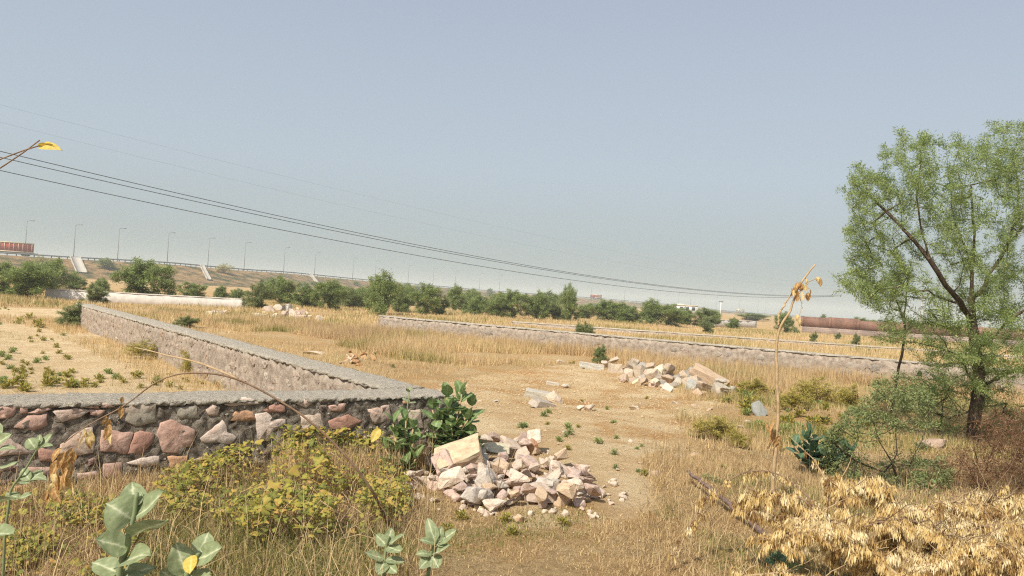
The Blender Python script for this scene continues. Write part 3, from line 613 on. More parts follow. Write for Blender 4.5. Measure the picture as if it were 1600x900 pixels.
# small white building and a signal post beyond the bushes
p = at(1070, 500, 190); p[2] = 0
root = thing('shed', 'long low white shed showing between the bushes and the road', 'shed', p)
g = Geo(); g.box(p + np.array([0, 0, 1.2]), (2.6, 2, 1.2)); g.box(p + np.array([-1.4, 0, 2.66]), (1.1, 1.8, .1)); g.build('wall', M['white'], root)
g = Geo(); g.box(p + np.array([0, 0, 2.48]), (2.75, 2.15, .08)); g.build('roof', M['cream'], root)
for k in (-1.5, 0, 1.5): g = Geo(); g.box(p + np.array([k, -2.02, 1.7]), (.4, .03, .4)); g.build('window', M['glass'], root)
p = at(1125, 500, 110); p[2] = 0
root = thing('signal_post', 'short post with a crossbar beside the far white wall', 'post', p)
g = Geo(); g.tube([p, p + np.array([0, 0, 3.0])], .05, 6); g.build('pole', M['white'], root); g = Geo(); g.box(p + np.array([0, 0, 2.95]), (.3, .05, .07)); g.build('crossbar', M['lamp'], root)

# ------------------------------------------------------------------ overhead wires
wp0, wp1 = np.array([-27., 41.]), np.array([78., 150.])
def on_line(x, y, shift=0.):
    d = ray(x, y); e = wp1 - wp0; e = e / np.linalg.norm(e); nn_ = np.array([-e[1], e[0]]); t = ((wp0 + nn_ * shift) @ nn_) / (d[:2] @ nn_); return CAM + d * t
def wire(pts, label, rad, shift=0., group='overhead power lines'):
    P = np.array([on_line(x, y, shift) for x, y in pts]); s = np.r_[0, np.cumsum(np.linalg.norm(np.diff(P[:, :2], axis=0), axis=1))]
    c = np.polyfit(s, P[:, 2], 2)                                 # a hanging wire: one smooth sag in its vertical plane
    ss = np.linspace(-24, s[-1] + 4, 80); e = (P[-1, :2] - P[0, :2]) / s[-1]
    Q = np.c_[P[0, 0] + e[0] * ss, P[0, 1] + e[1] * ss, np.polyval(c, ss)]
    g = Geo(); g.tube(Q, rad, 5); o = g.build('power_line', M['wire'], None, loc=Q[0]); tag(o, label, 'wire', group, 'thing')
wire([(0, 231), (200, 284), (400, 332), (640, 383), (800, 413), (1000, 440), (1200, 458), (1300, 463)], 'topmost of the three dark wires sagging across the sky', .022)
wire([(0, 242), (200, 291), (400, 337), (640, 386), (800, 415), (1000, 442), (1200, 459.5), (1300, 464)], 'middle of the three dark wires, just under the topmost', .022, .5)
wire([(0, 263), (200, 309), (400, 352), (640, 399), (800, 427), (1000, 450), (1200, 461), (1300, 465)], 'lowest of the three dark wires sagging across the sky', .022, 1.)
wire([(0, 158), (200, 214), (400, 267), (640, 327), (800, 360), (1000, 398), (1200, 432), (1300, 448)], 'faint hair-thin wire highest above the three dark wires', .003, -1.0)
wire([(0, 186), (200, 240), (400, 291), (640, 348), (800, 380), (1000, 414), (1200, 441), (1300, 453)], 'faint hair-thin wire between the highest wire and the dark ones', .003, -.4)
p = np.r_[wp0 - (wp1 - wp0) / np.linalg.norm(wp1 - wp0) * 23.5, 0] + [.35, -.35, 0]
root = thing('utility_pole', 'grey utility pole carrying the wires, standing left of the photo', 'utility pole', p)
g = Geo(); g.tube([p, p + np.array([0, 0, 11.0])], [.18, .12], 8); g.build('pole', M['concrete'], root); g = Geo(); g.box(p + np.array([0, 0, 10.2]), (1.1, .06, .06), [[.7, -.72, 0], [.72, .7, 0], [0, 0, 1]]); g.build('crossarm', M['lamp'], root)
# the pole they run to, behind the big tree
p = np.r_[on_line(1440, 480, .5)[:2], 0]
root = thing('utility_pole', 'grey utility pole hidden behind the crown of the big tree', 'utility pole', p)
g = Geo(); g.tube([p, p + np.array([0, 0, 7.5])], [.16, .11], 8); g.build('pole', M['concrete'], root); g = Geo(); g.box(p + np.array([0, 0, 6.6]), (.9, .06, .06), [[.7, -.72, 0], [.72, .7, 0], [0, 0, 1]]); g.build('crossarm', M['lamp'], root)

# ------------------------------------------------------------------ heaps and loose stones
M['chips'] = grain_mat('pale_stone_chips', [(.3, (.42, .33, .25)), (.7, (.66, .54, .42))], 6, 6, .4, 30)
def heap(poly, n, smin, smax, label, group, seed, zmax=.45, cols=None, name='stone'):
    r = random.Random(seed); P = np.array(poly, float); placed = []; x0, y0 = P.min(0); x1, y1 = P.max(0); k = 0; tries = 0
    cpx = P.mean(0)
    while k < n and tries < n * 60:
        tries += 1; x, y = r.uniform(x0, x1), r.uniform(y0, y1)
        if not inside(poly, np.array([x]), np.array([y]))[0]: continue
        q_ = gnd(x, y); s = r.uniform(smin, smax) * (1 if r.random() < .8 else .6); z = 0.
        for (a_, b_, c_, s_) in placed:
            dd = math.hypot(q_[0] - a_, q_[1] - b_)
            if dd < .36 * (s + s_): z = max(z, c_ + .42 * (s + s_) * math.sqrt(max(0, 1 - (dd / (.5 * (s + s_))) ** 2)) * .8)
        if z > zmax: continue
        placed.append((q_[0], q_[1], z, s))
        cidx = r.randrange(len(cols or STONE_COLS)); cc = (cols or STONE_COLS)[cidx]
        fx, fy = (x - x0) / (x1 - x0), (y - y0) / (y1 - y0)
        hue = 'grey' if cc[0] - cc[2] < .09 else 'buff' if cc[0] - cc[2] > .22 else 'pinkish' if cc[1] / cc[0] < .81 else 'cream'
        szw = 'small' if s < smin + (smax - smin) * .25 else 'large' if s > smin + (smax - smin) * .72 else 'middling'
        pos = ['left end', 'left side', 'middle', 'right side', 'right end'][min(4, int(fx * 5))]; lay_ = ('top, ' if z > zmax * .45 else '') + ['back', 'centre', 'front'][min(2, int(fy * 3))]
        lb = f'{szw} {hue} {label}, {lay_}, {pos}'
        stone(name, lb, group, (q_[0], q_[1], q_[2] + z + s * .22), s, (r.uniform(-.6, .6), r.uniform(-.6, .6), r.uniform(0, 6.28)), cc); k += 1
HEAP1 = [(637, 765), (648, 735), (690, 712), (720, 735), (760, 700), (825, 690), (840, 720), (890, 735), (935, 762), (940, 785), (875, 795), (800, 800), (740, 798), (700, 775)]
PALE = [(.58, .46, .36), (.55, .41, .33), (.62, .51, .40), (.49, .37, .31), (.58, .43, .29), (.50, .44, .37)]
heap(HEAP1, 150, .10, .23, 'stone of the corner heap', 'stones of the heap by the wall corner', 21, .115, PALE)
g = Geo(); r_ = random.Random(22)
for _ in range(260):                                              # chips round the heap, too small to pick apart
    x, y = r_.uniform(630, 985), r_.uniform(690, 812)
    if not inside([(630, 770), (650, 730), (740, 700), (840, 695), (960, 750), (985, 790), (930, 810), (800, 812), (690, 800)], np.array([x]), np.array([y]))[0]: continue
    me_ = ROCKS[r_.randrange(16)]; q_ = gnd(x, y); sz = r_.uniform(.03, .09); a_ = r_.uniform(0, 6.28); ca, sa = math.cos(a_), math.sin(a_)
    V = np.array([v.co[:] for v in me_.vertices]) @ np.array([[ca, sa, 0], [-sa, ca, 0], [0, 0, 1]]) * sz + q_ + [0, 0, sz * .2]; g.add(V, [p_.vertices[:] for p_ in me_.polygons], .5)
o = g.build('stone_chips', M['chips']); tag(o, 'scatter of small pale stone chips round the corner heap', 'stone chips', None, 'stuff')
def hero(x, y, size, rot, col, label, dz=.0, me=2, name='stone'):
    q_ = gnd(x, y); return stone(name, label, None, (q_[0], q_[1], q_[2] + dz), size, rot, col, ROCKS[me])
SLAB = hull_rock(501, 22, .62, .03)
def block(seed):
    r = random.Random(seed); bm = bmesh.new(); bmesh.ops.create_cube(bm, size=1)
    for v in bm.verts: v.co += Vector((r.uniform(-.13, .1), r.uniform(-.12, .1), r.uniform(-.12, .1)))
    bmesh.ops.subdivide_edges(bm, edges=bm.edges, cuts=2, use_grid_fill=True)
    for v in bm.verts: v.co += Vector((r.gauss(0, .02), r.gauss(0, .02), r.gauss(0, .02)))
    bmesh.ops.bevel(bm, geom=[e for e in bm.edges if e.calc_face_angle(0) > .9], offset=.03, segments=1, affect='EDGES'); bmesh.ops.triangulate(bm, faces=bm.faces)
    me = bpy.data.meshes.new('stone'); bm.to_mesh(me); bm.free(); me.materials.append(M['stone']); return me
BLK = [block(i) for i in range(4)]
ROCKS += BLK
hero(716, 752, (.40, .27, .11), (.42, -.34, .25), (.54, .41, .27), 'big buff slab lying on top of the corner heap against the green bush', .22, 16)
hero(771, 722, (.32, .24, .18), (.4, .1, .2), (.50, .45, .32), 'square mossy block in the heap right of the buff slab', .12, 12)
hero(700, 752, (.30, .2, .16), (.9, .4, 1.2), (.62, .46, .38), 'pink wedge of stone tilted below the buff slab', .14, 18)
hero(668, 702, (.5, .34, .16), (.2, 0, .3), (.60, .48, .38), 'flat stone under the leaves at the wall corner', .08, 19)
hero(745, 792, (.3, .24, .22), (.1, .2, .6), (.52, .46, .40), 'round grey lichened stone at the front of the corner heap', .09, 4)
hero(846, 786, (.32, .2, .17), (.35, .05, .2), (.56, .45, .36), 'broad slab at the front of the corner heap casting a dark gap', .09, 11)
hero(812, 816, (.11, .1, .09), (.2, .2, .6), (.62, .44, .28), 'small tan stone rolled clear in front of the heap', .03, 3)
hero(829, 711, (.16, .12, .2), (.3, .5, .6), (.45, .25, .14), 'rust coloured stone sticking up behind the heap', .1, 5)
HEAP2 = [(905, 578), (935, 562), (985, 558), (1035, 572), (1085, 590), (1125, 612), (1150, 620), (1140, 628), (1090, 612), (1040, 600), (1000, 592), (950, 580), (912, 583)]
heap([(930, 584), (985, 576), (1045, 580), (1075, 596), (1050, 606), (1010, 606), (960, 592)], 34, .18, .33, 'boulder in the left part of the row', 'boulders of the row across the plot', 31, .22, [(.44, .36, .27), (.50, .41, .31), (.37, .33, .27), (.34, .32, .28), (.46, .35, .25)])
hero(944, 574, (.26, .2, .30), (.3, .2, .4), (.56, .45, .36), 'upright pinkish boulder first after the long grey slab', .1, 7)
hero(958, 571, (.34, .22, .26), (.2, -.4, .2), (.50, .40, .30), 'brown slab leaning on the upright pinkish boulder', .12, 12)
heap([(1030, 588), (1085, 590), (1145, 618), (1100, 624)], 20, .18, .34, 'boulder in the right part of the row', 'boulders of the row across the plot', 32, .2, [(.46, .40, .32), (.38, .37, .33), (.48, .38, .28)])
heap([(940, 592), (1060, 606), (1120, 624), (1040, 612)], 14, .1, .18, 'rubble at the foot of the boulder row', 'rubble along the boulder row', 33, .1)
hero(925, 577, (.52, .24, .18), (0, .1, .1), (.48, .46, .40), 'long grey slab lying left of the boulder row', .06, 17)
hero(1025, 591, (.36, .62, .30), (.7, .2, -.5), (.68, .58, .42), 'cream oval boulder leaning at the front of the row', .14, 2)
hero(1112, 604, (.85, .30, .22), (.2, .42, -.5), (.52, .38, .26), 'long brown slab slanting down the right end of the row', .16, 19)
hero(1090, 612, (.42, .3, .24), (.2, .3, .5), (.44, .44, .40), 'grey wedge boulder under the brown slab', .06, 16)
hero(1145, 615, (.27, .24, .24), (.1, .1, .4), (.52, .52, .47), 'pale grey boulder at the right tip of the row', .07, 3)
hero(1186, 650, (.25, .15, .42), (-.25, -.5, .2), (.33, .345, .32), 'upright grey slab leaning by the bare sapling', .10, 10, 'boulder')
hero(865, 630, (.38, .26, .24), (.5, .6, .3), (.60, .48, .36), 'triangular tan boulder standing in the small cluster on the dirt', .08, 5)
hero(842, 622, (.40, .22, .16), (.1, .1, -.2), (.50, .46, .38), 'flat greyish stone left of the triangular boulder', .04, 17)
hero(850, 636, (.34, .2, .13), (.2, .3, .6), (.46, .40, .33), 'layered stone under the triangular boulder', .03, 19)
hero(884, 606, (.18, .14, .12), (.3, .1, .6), (.62, .54, .44), 'small pale stone behind the triangular boulder', .04, 1)
hero(864, 602, (.22, .1, .08), (.1, .1, .1), (.58, .52, .42), 'thin pale flake on the dirt behind the cluster', .02, 17)
hero(907, 641, (.13, .1, .17), (.2, .2, .6), (.66, .56, .44), 'small upright white stone right of the cluster', .05, 6)
hero(922, 641, (.2, .18, .16), (.2, .1, .2), (.58, .46, .35), 'round tan stone right of the small white one', .05, 8)
hero(990, 640, (.2, .16, .12), (.2, .1, .2), (.60, .50, .38), 'pale stone half hidden in grass on the dirt', .04, 9)
hero(1168, 662, (.12, .1, .1), (.2, .1, .2), (.66, .54, .42), 'small pinkish stone near the leaning grey slab', .03, 1)
hero(1157, 668, (.13, .08, .05), (.1, .1, .2), (.70, .60, .52), 'flat white chip near the leaning grey slab', .02, 2)
hero(875, 568, (.3, .2, .14), (.1, .1, .3), (.58, .50, .38), 'pale stone lying alone left of the grey slab', .05, 3)
hero(490, 553, (.62, .34, .16), (0, 0, .2), (.62, .53, .40), 'broad pale flat stone beyond the long wall', .03, 9)
hero(1460, 700, (.62, .4, .3), (.1, .1, .4), (.50, .36, .28), 'pinkish weathered boulder between the green shrub and brown bush', .05, 8, 'boulder')
hero(1320, 620, (.55, .4, .2), (.1, .1, .3), (.58, .44, .33), 'pinkish mound of stone in the weeds left of the slender trunk', .04, 17)
for i, (x, y, s) in enumerate([(985, 690, .09), (1060, 715, .16), (1085, 712, .14), (1025, 742, .12), (965, 735, .05), (1000, 725, .06), (1100, 720, .08), (775, 628, .14), (690, 603, .1), (1055, 630, .14), (1085, 635, .12), (1000, 632, .08), (820, 700, .08), (880, 676, .04), (1120, 690, .07), (750, 627, .1), (1280, 590, .1), (1110, 640, .1)]):
    hero(x, y, (s, s * .8, s * .6), (random.uniform(-.3, .3), .2, random.uniform(0, 6)), random.choice(PALE), 'small loose pale stone lying on the trampled dirt', .01, i % 15)['group'] = 'loose stones on the dirt'
heap([(385, 497), (430, 486), (455, 484), (488, 492), (490, 500), (440, 503)], 36, .32, .5, 'stone of the far heap', 'stones of the far heap', 41, .8, STONE_COLS)
heap([(296, 492), (330, 481), (360, 483), (362, 496), (330, 497)], 11, .2, .38, 'rubble left of the far heap', 'rubble left of the far heap', 42, .3, STONE_COLS)
hero(499, 501, (.5, .4, .45), (0, 0, .3), (.72, .64, .54), 'single whitish stone at the right foot of the far heap', .1, 3)
# clods of red earth
heap([(535, 577), (545, 562), (560, 556), (578, 566), (592, 580)], 50, .08, .2, 'earth clod of the red mound', 'clods of the red earth mound', 43, .25, name='earth_clod', cols=[(.46, .27, .13), (.40, .22, .10), (.52, .33, .17), (.55, .44, .32)])
# ------------------------------------------------------------------ woody plants
def grow(limbs, targets, seed=0, step=.22, sag=0.):
    """limbs: list of polylines (first one starts at the root). Twigs grow to each target from the nearest wood. -> nodes, parent index"""
    r = np.random.default_rng(seed); nodes = []; par = []
    for li, L_ in enumerate(limbs):
        L_ = np.asarray(L_, float); prev = -1
        if nodes: prev = int(np.argmin(np.linalg.norm(np.array(nodes) - L_[0], axis=1)))
        for k in range(len(L_)):
            if k == 0:
                if prev < 0: nodes.append(L_[0]); par.append(-1); prev = 0
                continue
            seg = max(1, int(np.linalg.norm(L_[k] - L_[k - 1]) / step))
            for j in range(1, seg + 1):
                t = j / seg; nodes.append(L_[k - 1] + (L_[k] - L_[k - 1]) * t + r.normal(0, step * .06, 3)); par.append(prev); prev = len(nodes) - 1
    nbase = len(nodes); targets = np.asarray(targets, float)
    A_ = np.zeros((len(nodes) + len(targets) * 8, 3)); A_[:len(nodes)] = nodes; par = list(par) + [0] * (len(A_) - len(nodes)); n = len(nodes)
    order = np.argsort(np.linalg.norm(targets[:, None] - A_[None, :n][:, :, :], axis=2).min(1)) if len(targets) * n < 4e6 else np.arange(len(targets))
    for t in targets[order]:
        d = np.linalg.norm(A_[:n] - t, axis=1); d = d + .25 * np.maximum(0, A_[:n, 2] - t[2]); i = int(np.argmin(d)); L_ = d[i]
        seg = min(7, max(1, int(L_ / step))); a = A_[i].copy(); prev = i
        bend = r.normal(0, .10 * L_, 3); bend[2] -= sag * L_
        for j in range(1, seg + 1):
            u = j / seg; A_[n] = a + (t - a) * u + bend * 4 * u * (1 - u) * .5; par[n] = prev; prev = n; n += 1
    return A_[:n], np.array(par[:n]), nbase
def radii(nodes, par, tip=.004, p=2.2, maxr=None):
    n = len(nodes); w = np.zeros(n); kids = np.zeros(n, int)
    for i in range(n):
        if par[i] >= 0: kids[par[i]] += 1
    acc = np.zeros(n); depth = np.zeros(n, int)
    for i in range(n): depth[i] = depth[par[i]] + 1 if par[i] >= 0 else 0
    for i in np.argsort(-depth):
        if kids[i] == 0: acc[i] = tip ** p
        if par[i] >= 0: acc[par[i]] += acc[i]
    rr = acc ** (1 / p)
    if maxr: rr *= min(1, maxr / rr.max()) if rr.max() > maxr else 1
    return rr, kids
def wood(nodes, par, rr, sel, k=4):
    g = Geo(); an = np.linspace(0, 2 * math.pi, k, endpoint=False)
    i = np.where(sel & (par >= 0))[0]
    if not len(i): return g
    a, b = nodes[par[i]], nodes[i]; d = b - a; d = d / (np.linalg.norm(d, axis=1)[:, None] + 1e-9)
    ref = np.where(np.abs(d[:, 2:3]) < .9, [[0, 0, 1.]], [[1., 0, 0]]); s1 = np.cross(d, ref); s1 /= np.linalg.norm(s1, axis=1)[:, None]; s2 = np.cross(d, s1)
    ra = np.minimum(rr[par[i]], rr[i] * 1.5)[:, None, None]; rb = rr[i][:, None, None]
    ring = np.cos(an)[None, :, None] * s1[:, None] + np.sin(an)[None, :, None] * s2[:, None]
    V = np.concatenate([a[:, None] - d[:, None] * ra * .3 + ring * ra, b[:, None] + d[:, None] * rb * .3 + ring * rb], 1)
    base = np.arange(len(i))[:, None] * 2 * k; T = []
    for j in range(k):
        q_ = (j + 1) % k; T += [base + [j, q_, q_ + k], base + [j, q_ + k, j + k]]
    g.add(V.reshape(-1, 3), np.concatenate(T), .5); return g
def sprays(nodes, par, rr, thr, per, reach, L, Wd, seed=0, droop=0., tint=None, flat=.5):
    """small leaflets in feathery rows beside the thin twigs"""
    r = np.random.default_rng(seed); i = np.where((rr < thr) & (par >= 0))[0]; i = np.repeat(i, per)
    u = r.random(len(i))[:, None]; P = nodes[par[i]] * (1 - u) + nodes[i] * u
    d = nodes[i] - nodes[par[i]]; d /= np.linalg.norm(d, axis=1)[:, None] + 1e-9
    side = np.cross(d, r.normal(0, 1, d.shape) * [flat, flat, 1]); side /= np.linalg.norm(side, axis=1)[:, None] + 1e-9
    P = P + side * r.uniform(0, reach, (len(i), 1)) + d * r.normal(0, reach * .4, (len(i), 1))
    D = side + d * .7 + r.normal(0, .35, d.shape); D[:, 2] -= droop
    N_ = r.normal(0, .5, d.shape) + [0, 0, 1.]
    g = Geo(); t_ = np.clip((tint if tint is not None else .5) + r.normal(0, .22, len(i)), 0, 1)
    g.leaves(P, D, N_, L * r.uniform(.6, 1.3, len(i)), Wd * r.uniform(.7, 1.2, len(i)), t_); return g
# --- field bushes: six crowns, shared by all
def bush_proto(seed, h=1., nt=150, mat='bush', leafn=60, tall=False):
    r = np.random.default_rng(seed); lumps = []
    for _ in range(10):
        a = r.uniform(0, 6.28); d = r.uniform(.12, .38); lumps.append((math.cos(a) * d, math.sin(a) * d, r.uniform(.14, .74), r.uniform(.15, .28)))
    lumps += [(0, 0, .55, .3), (r.normal(0, .06), 0, .82, .16)]
    T = []
    while len(T) < nt:
        c = lumps[r.integers(len(lumps))]; v = r.normal(0, 1, 3); v = v / np.linalg.norm(v) * r.uniform(.6, 1) ** .5
        q_ = np.array([c[0] + v[0] * c[3], c[1] + v[1] * c[3], c[2] + v[2] * c[3] * .9])
        if q_[2] > .02: T.append(q_)
    for _ in range(nt // 5):                                      # whippy shoots that break the outline
        q_ = T[r.integers(nt)]; T.append(q_ * [1.12, 1.12, 1.0] + [0, 0, r.uniform(.05, .16)])
    limbs = [[(0, 0, 0), (0, 0, .12), (r.normal(0, .05), r.normal(0, .05), .35)]] + [[(0, 0, .05), (r.normal(0, .1), r.normal(0, .1), .22), (r.normal(0, .22), r.normal(0, .22), .5)] for _ in range(4)]
    nd, pr, nb = grow(limbs, T, seed, .09); rr, kids = radii(nd, pr, .0028, 2.2, .035)
    wd = wood(nd, pr, rr, np.ones(len(nd), bool), 3)
    z = nd[:, 2]
    lf = sprays(nd, pr, rr, .02, leafn, .06, .042, .017, seed, tint=.5); lf2 = sprays(nd, pr, rr, .006, leafn // 2, .09, .05, .012, seed + 5, tint=.6)
    lf.V += lf2.V; lf.T += [t + lf.n for t in lf2.T]; lf.A += lf2.A; lf.n += lf2.n
    return wd.mesh('stems', M['bark']), lf.mesh('foliage', M[mat])
BP = [bush_proto(100 + i, mat=m_, leafn=24 if m_ == 'drybush' else 60) for i, m_ in enumerate(['bush', 'bush', 'bush', 'bush', 'bluebush', 'drybush'])]
def bush(x, yb, yt, wpx, label, kind=None, Y=None, group='green mesquite bushes across the field', name='bush', cat='bush', base=None):
    if Y is None: p = gnd(x, yb)
    else: p = at(x, yb, Y); p[2] = base if base is not None else 0
    dep = p[1]; h = (yb - yt) / FPX * dep; w = wpx / FPX * dep
    root = thing(name, label, cat, p, group); k = kind if kind is not None else random.randrange(5)
    root.scale = (w * 1.02, w * 1.02, h * 1.02); root.rotation_euler = (0, 0, random.uniform(0, 6.28))
    put('stems', BP[k][0], root); put('foliage', BP[k][1], root); return root
BL = [(40, 467, 411, 78, 'large dense bush at the left edge in front of the white block wall', 0), (3, 462, 408, 62, 'bush cut off by the left edge of the photo', 1), (80, 456, 404, 72, 'broad bush behind the leftmost white wall end', 2, 62), (118, 452, 426, 48, 'low rounded bush just left of the white wall, under the broad chute', 3, 66),
 (160, 455, 428, 30, 'small dark bush standing behind the white wall between two larger ones', 0, 58), (145, 475, 444, 44, 'sparse grey green shrub in front of the white wall', 4), (228, 474, 404, 88, 'big round bush standing alone in front of the white wall', 1),
 (295, 463, 434, 50, 'low bush behind the white wall under the narrow chute', 2, 60), (345, 464, 440, 32, 'small bush behind the white wall right of the narrow chute', 3, 62), (372, 464, 443, 30, 'small bush at the right end behind the white wall', 0, 62),
 (402, 484, 440, 48, 'pale green bush covering the right end of the white wall', 4), (440, 476, 430, 56, 'tall bush behind the far stone heap', 2, 62), (474, 482, 446, 58, 'bush just right of the far stone heap', 3), (424, 470, 434, 44, 'dark bush between the white wall end and the far stone heap', 0, 70),
 (515, 485, 436, 56, 'bush in the thicket left of the tallest middle bush', 1), (545, 482, 452, 46, 'low bush touching the left side of the tallest middle bush', 4), (597, 493, 426, 60, 'tallest dense bush at the left end of the long grey wall', 0), (572, 476, 446, 60, 'bush behind and left of the tallest middle bush', 3, 66),
 (632, 488, 450, 46, 'bush right of the tallest middle bush', 2), (668, 492, 442, 54, 'broad bush above the left part of the long grey wall', 1), (690, 493, 463, 30, 'pale small shrub on the long grey wall line', 4), (710, 486, 446, 44, 'bush standing right of the broad bush above the grey wall', 3),
 (747, 494, 462, 50, 'low bush in the middle of the thicket line', 0), (772, 496, 468, 42, 'low bush left of the pair of round bushes', 2), (803, 498, 452, 54, 'left one of the pair of round bushes near the slim tall bush', 1), (838, 500, 456, 46, 'right one of the pair of round bushes near the slim tall bush', 3),
 (887, 503, 446, 36, 'slim tall dark bush rising above the thicket line', 0), (866, 501, 470, 36, 'low bush at the left foot of the slim tall bush', 4), (918, 498, 473, 44, 'low bush right of the slim tall bush', 2), (950, 503, 468, 54, 'bush under the small brownish lorry', 1),
 (970, 492, 461, 44, 'taller bush right under the small brownish lorry', 3, 70), (985, 506, 478, 50, 'low bush right of the lorry in the thicket line', 2), (1016, 508, 468, 46, 'bush left of the white shed', 0), (1042, 510, 474, 54, 'broad bush in front of the white shed', 1),
 (1066, 509, 481, 44, 'low bush right under the white shed', 3), (1100, 511, 480, 54, 'last large bush at the right end of the thicket line', 2), (1110, 514, 494, 34, 'small pale shrub in front of the last large bush', 4), (1227, 521, 488, 36, 'dark bush standing against the left end of the brick wall', 0, 66),
 (1145, 515, 497, 28, 'small bush before the far white wall', 3), (1180, 500, 488, 60, 'faint distant bush on the bank right of the thicket', 1, 160), (1290, 512, 489, 44, 'greenery peeping over the left part of the brick wall', 4, 95), (1345, 516, 492, 50, 'greenery peeping over the brick wall near the slender tree', 1, 95)]
for b in BL: bush(b[0], b[1], b[2], b[3], b[4], b[5], b[6] if len(b) > 6 else None)
rb = random.Random(9)
for i in range(16):                                               # scrub behind the front row
    x = rb.uniform(480, 1130); bush(x, horizon(x) + 24, horizon(x) + rb.uniform(-10, 0), rb.uniform(38, 60), wl('olive bush deep in the thicket', x, 480, [(440, 480, 'the far stone heap'), (545, 480, 'the low bush left of the tallest'), (597, 480, 'the tallest bush'), (690, 480, 'the broad bush above the grey wall'), (803, 480, 'the pair of round bushes'), (887, 480, 'the slim tall bush'), (955, 480, 'the brownish lorry'), (1070, 480, 'the white shed')]), rb.choice([0, 1, 2, 3]), rb.uniform(78, 100), 'bushes deep in the thicket')
for i in range(22):                                               # scrub on the road bank
    x = rb.uniform(-20, 1180); p, n_, t_ = top_at(x); off = rb.uniform(6, 22); q_ = p + np.r_[n_ * off, 0]; f = np.interp(off, [0, 1.5, 6, 12, 18, 24, 30], [0, -.04, -.22, -.47, -.72, -.93, -1.02]); q_[2] = p[2] + f * (p[2] + .2) - .2
    root = thing('bush', wl('scrub bush on the road bank', x, 410, [(35, 410, 'the red lorry'), (122, 410, 'the broad chute'), (228, 410, 'the big round bush'), (318, 410, 'the narrow chute'), (400, 410, 'the white wall end'), (479, 410, 'the pale third chute'), (597, 410, 'the tallest bush'), (700, 410, 'the broad bush above the wall'), (820, 410, 'the round pair of bushes'), (955, 410, 'the brownish lorry'), (1070, 410, 'the white shed')]), 'bush', q_, 'scrub on the road bank'); s_ = rb.uniform(2.2, 5); root.scale = (s_ * 1.4, s_ * 1.4, s_ * .8); root.rotation_euler = (0, 0, rb.uniform(0, 6)); k = rb.choice([0, 1, 3, 5]); put('stems', BP[k][0], root); put('foliage', BP[k][1], root)
bush(312, 578, 524, 64, 'olive brown dried bush leaning on the inner side of the long wall', 5, None, None)
bush(290, 585, 550, 50, 'yellowing weed bush at the left of the dried bush by the long wall', 5, None, None)
bush(116, 512, 474, 46, 'grey green bush at the far end of the long wall', 4, None, None)
bush(225, 560, 530, 60, 'straggly olive weed bush along the foot of the long wall', 5, None, None)
bush(410, 612, 578, 60, 'leafy weed in the angle of the two near walls', 5, None, None)
bush(940, 568, 540, 30, 'fresh green tuft of weed right behind the boulder row', 4, None, None)
bush(1036, 564, 540, 34, 'bright green weed behind the right half of the boulder row', 4, None, None)
bush(985, 560, 545, 26, 'small green weed behind the middle of the boulder row', 4, None, None)
bush(290, 512, 494, 40, 'green weed clump in the grass right of the long wall', 4, None, None)
for x, yb, yt, w_, lb in [(903, 528, 506, 26, 'leafy green plant growing at the long grey wall'), (916, 526, 504, 24, 'pale leafy plant beside the green one at the long grey wall'), (1103, 522, 500, 22, 'pale leafy plant in yellow grass beyond the grey wall'), (1272, 536, 519, 14, 'left plant of three pale shoots in the yellow field'), (1310, 532, 520, 12, 'middle plant of three pale shoots in the yellow field'), (1336, 542, 521, 16, 'right tallest plant of three pale shoots in the yellow field')]:
    bush(x, yb, yt, w_, lb, 4, None, None)
for x, yb, yt, w_, lb in [(1275, 630, 588, 76, 'yellow green weed bush left of the slender trunk'), (1180, 620, 590, 60, 'yellow green weeds right of the boulder row end'), (1120, 690, 650, 80, 'low green weed patch on the dirt right of the cluster'), (1240, 640, 606, 60, 'yellowish weed clump behind the bare sapling'), (1150, 700, 672, 44, 'yellow flowering weed below the low green patch'), (1330, 640, 600, 60, 'yellow green weed before the slender trunk')]:
    bush(x, yb, yt, w_, lb, 5, None, None)

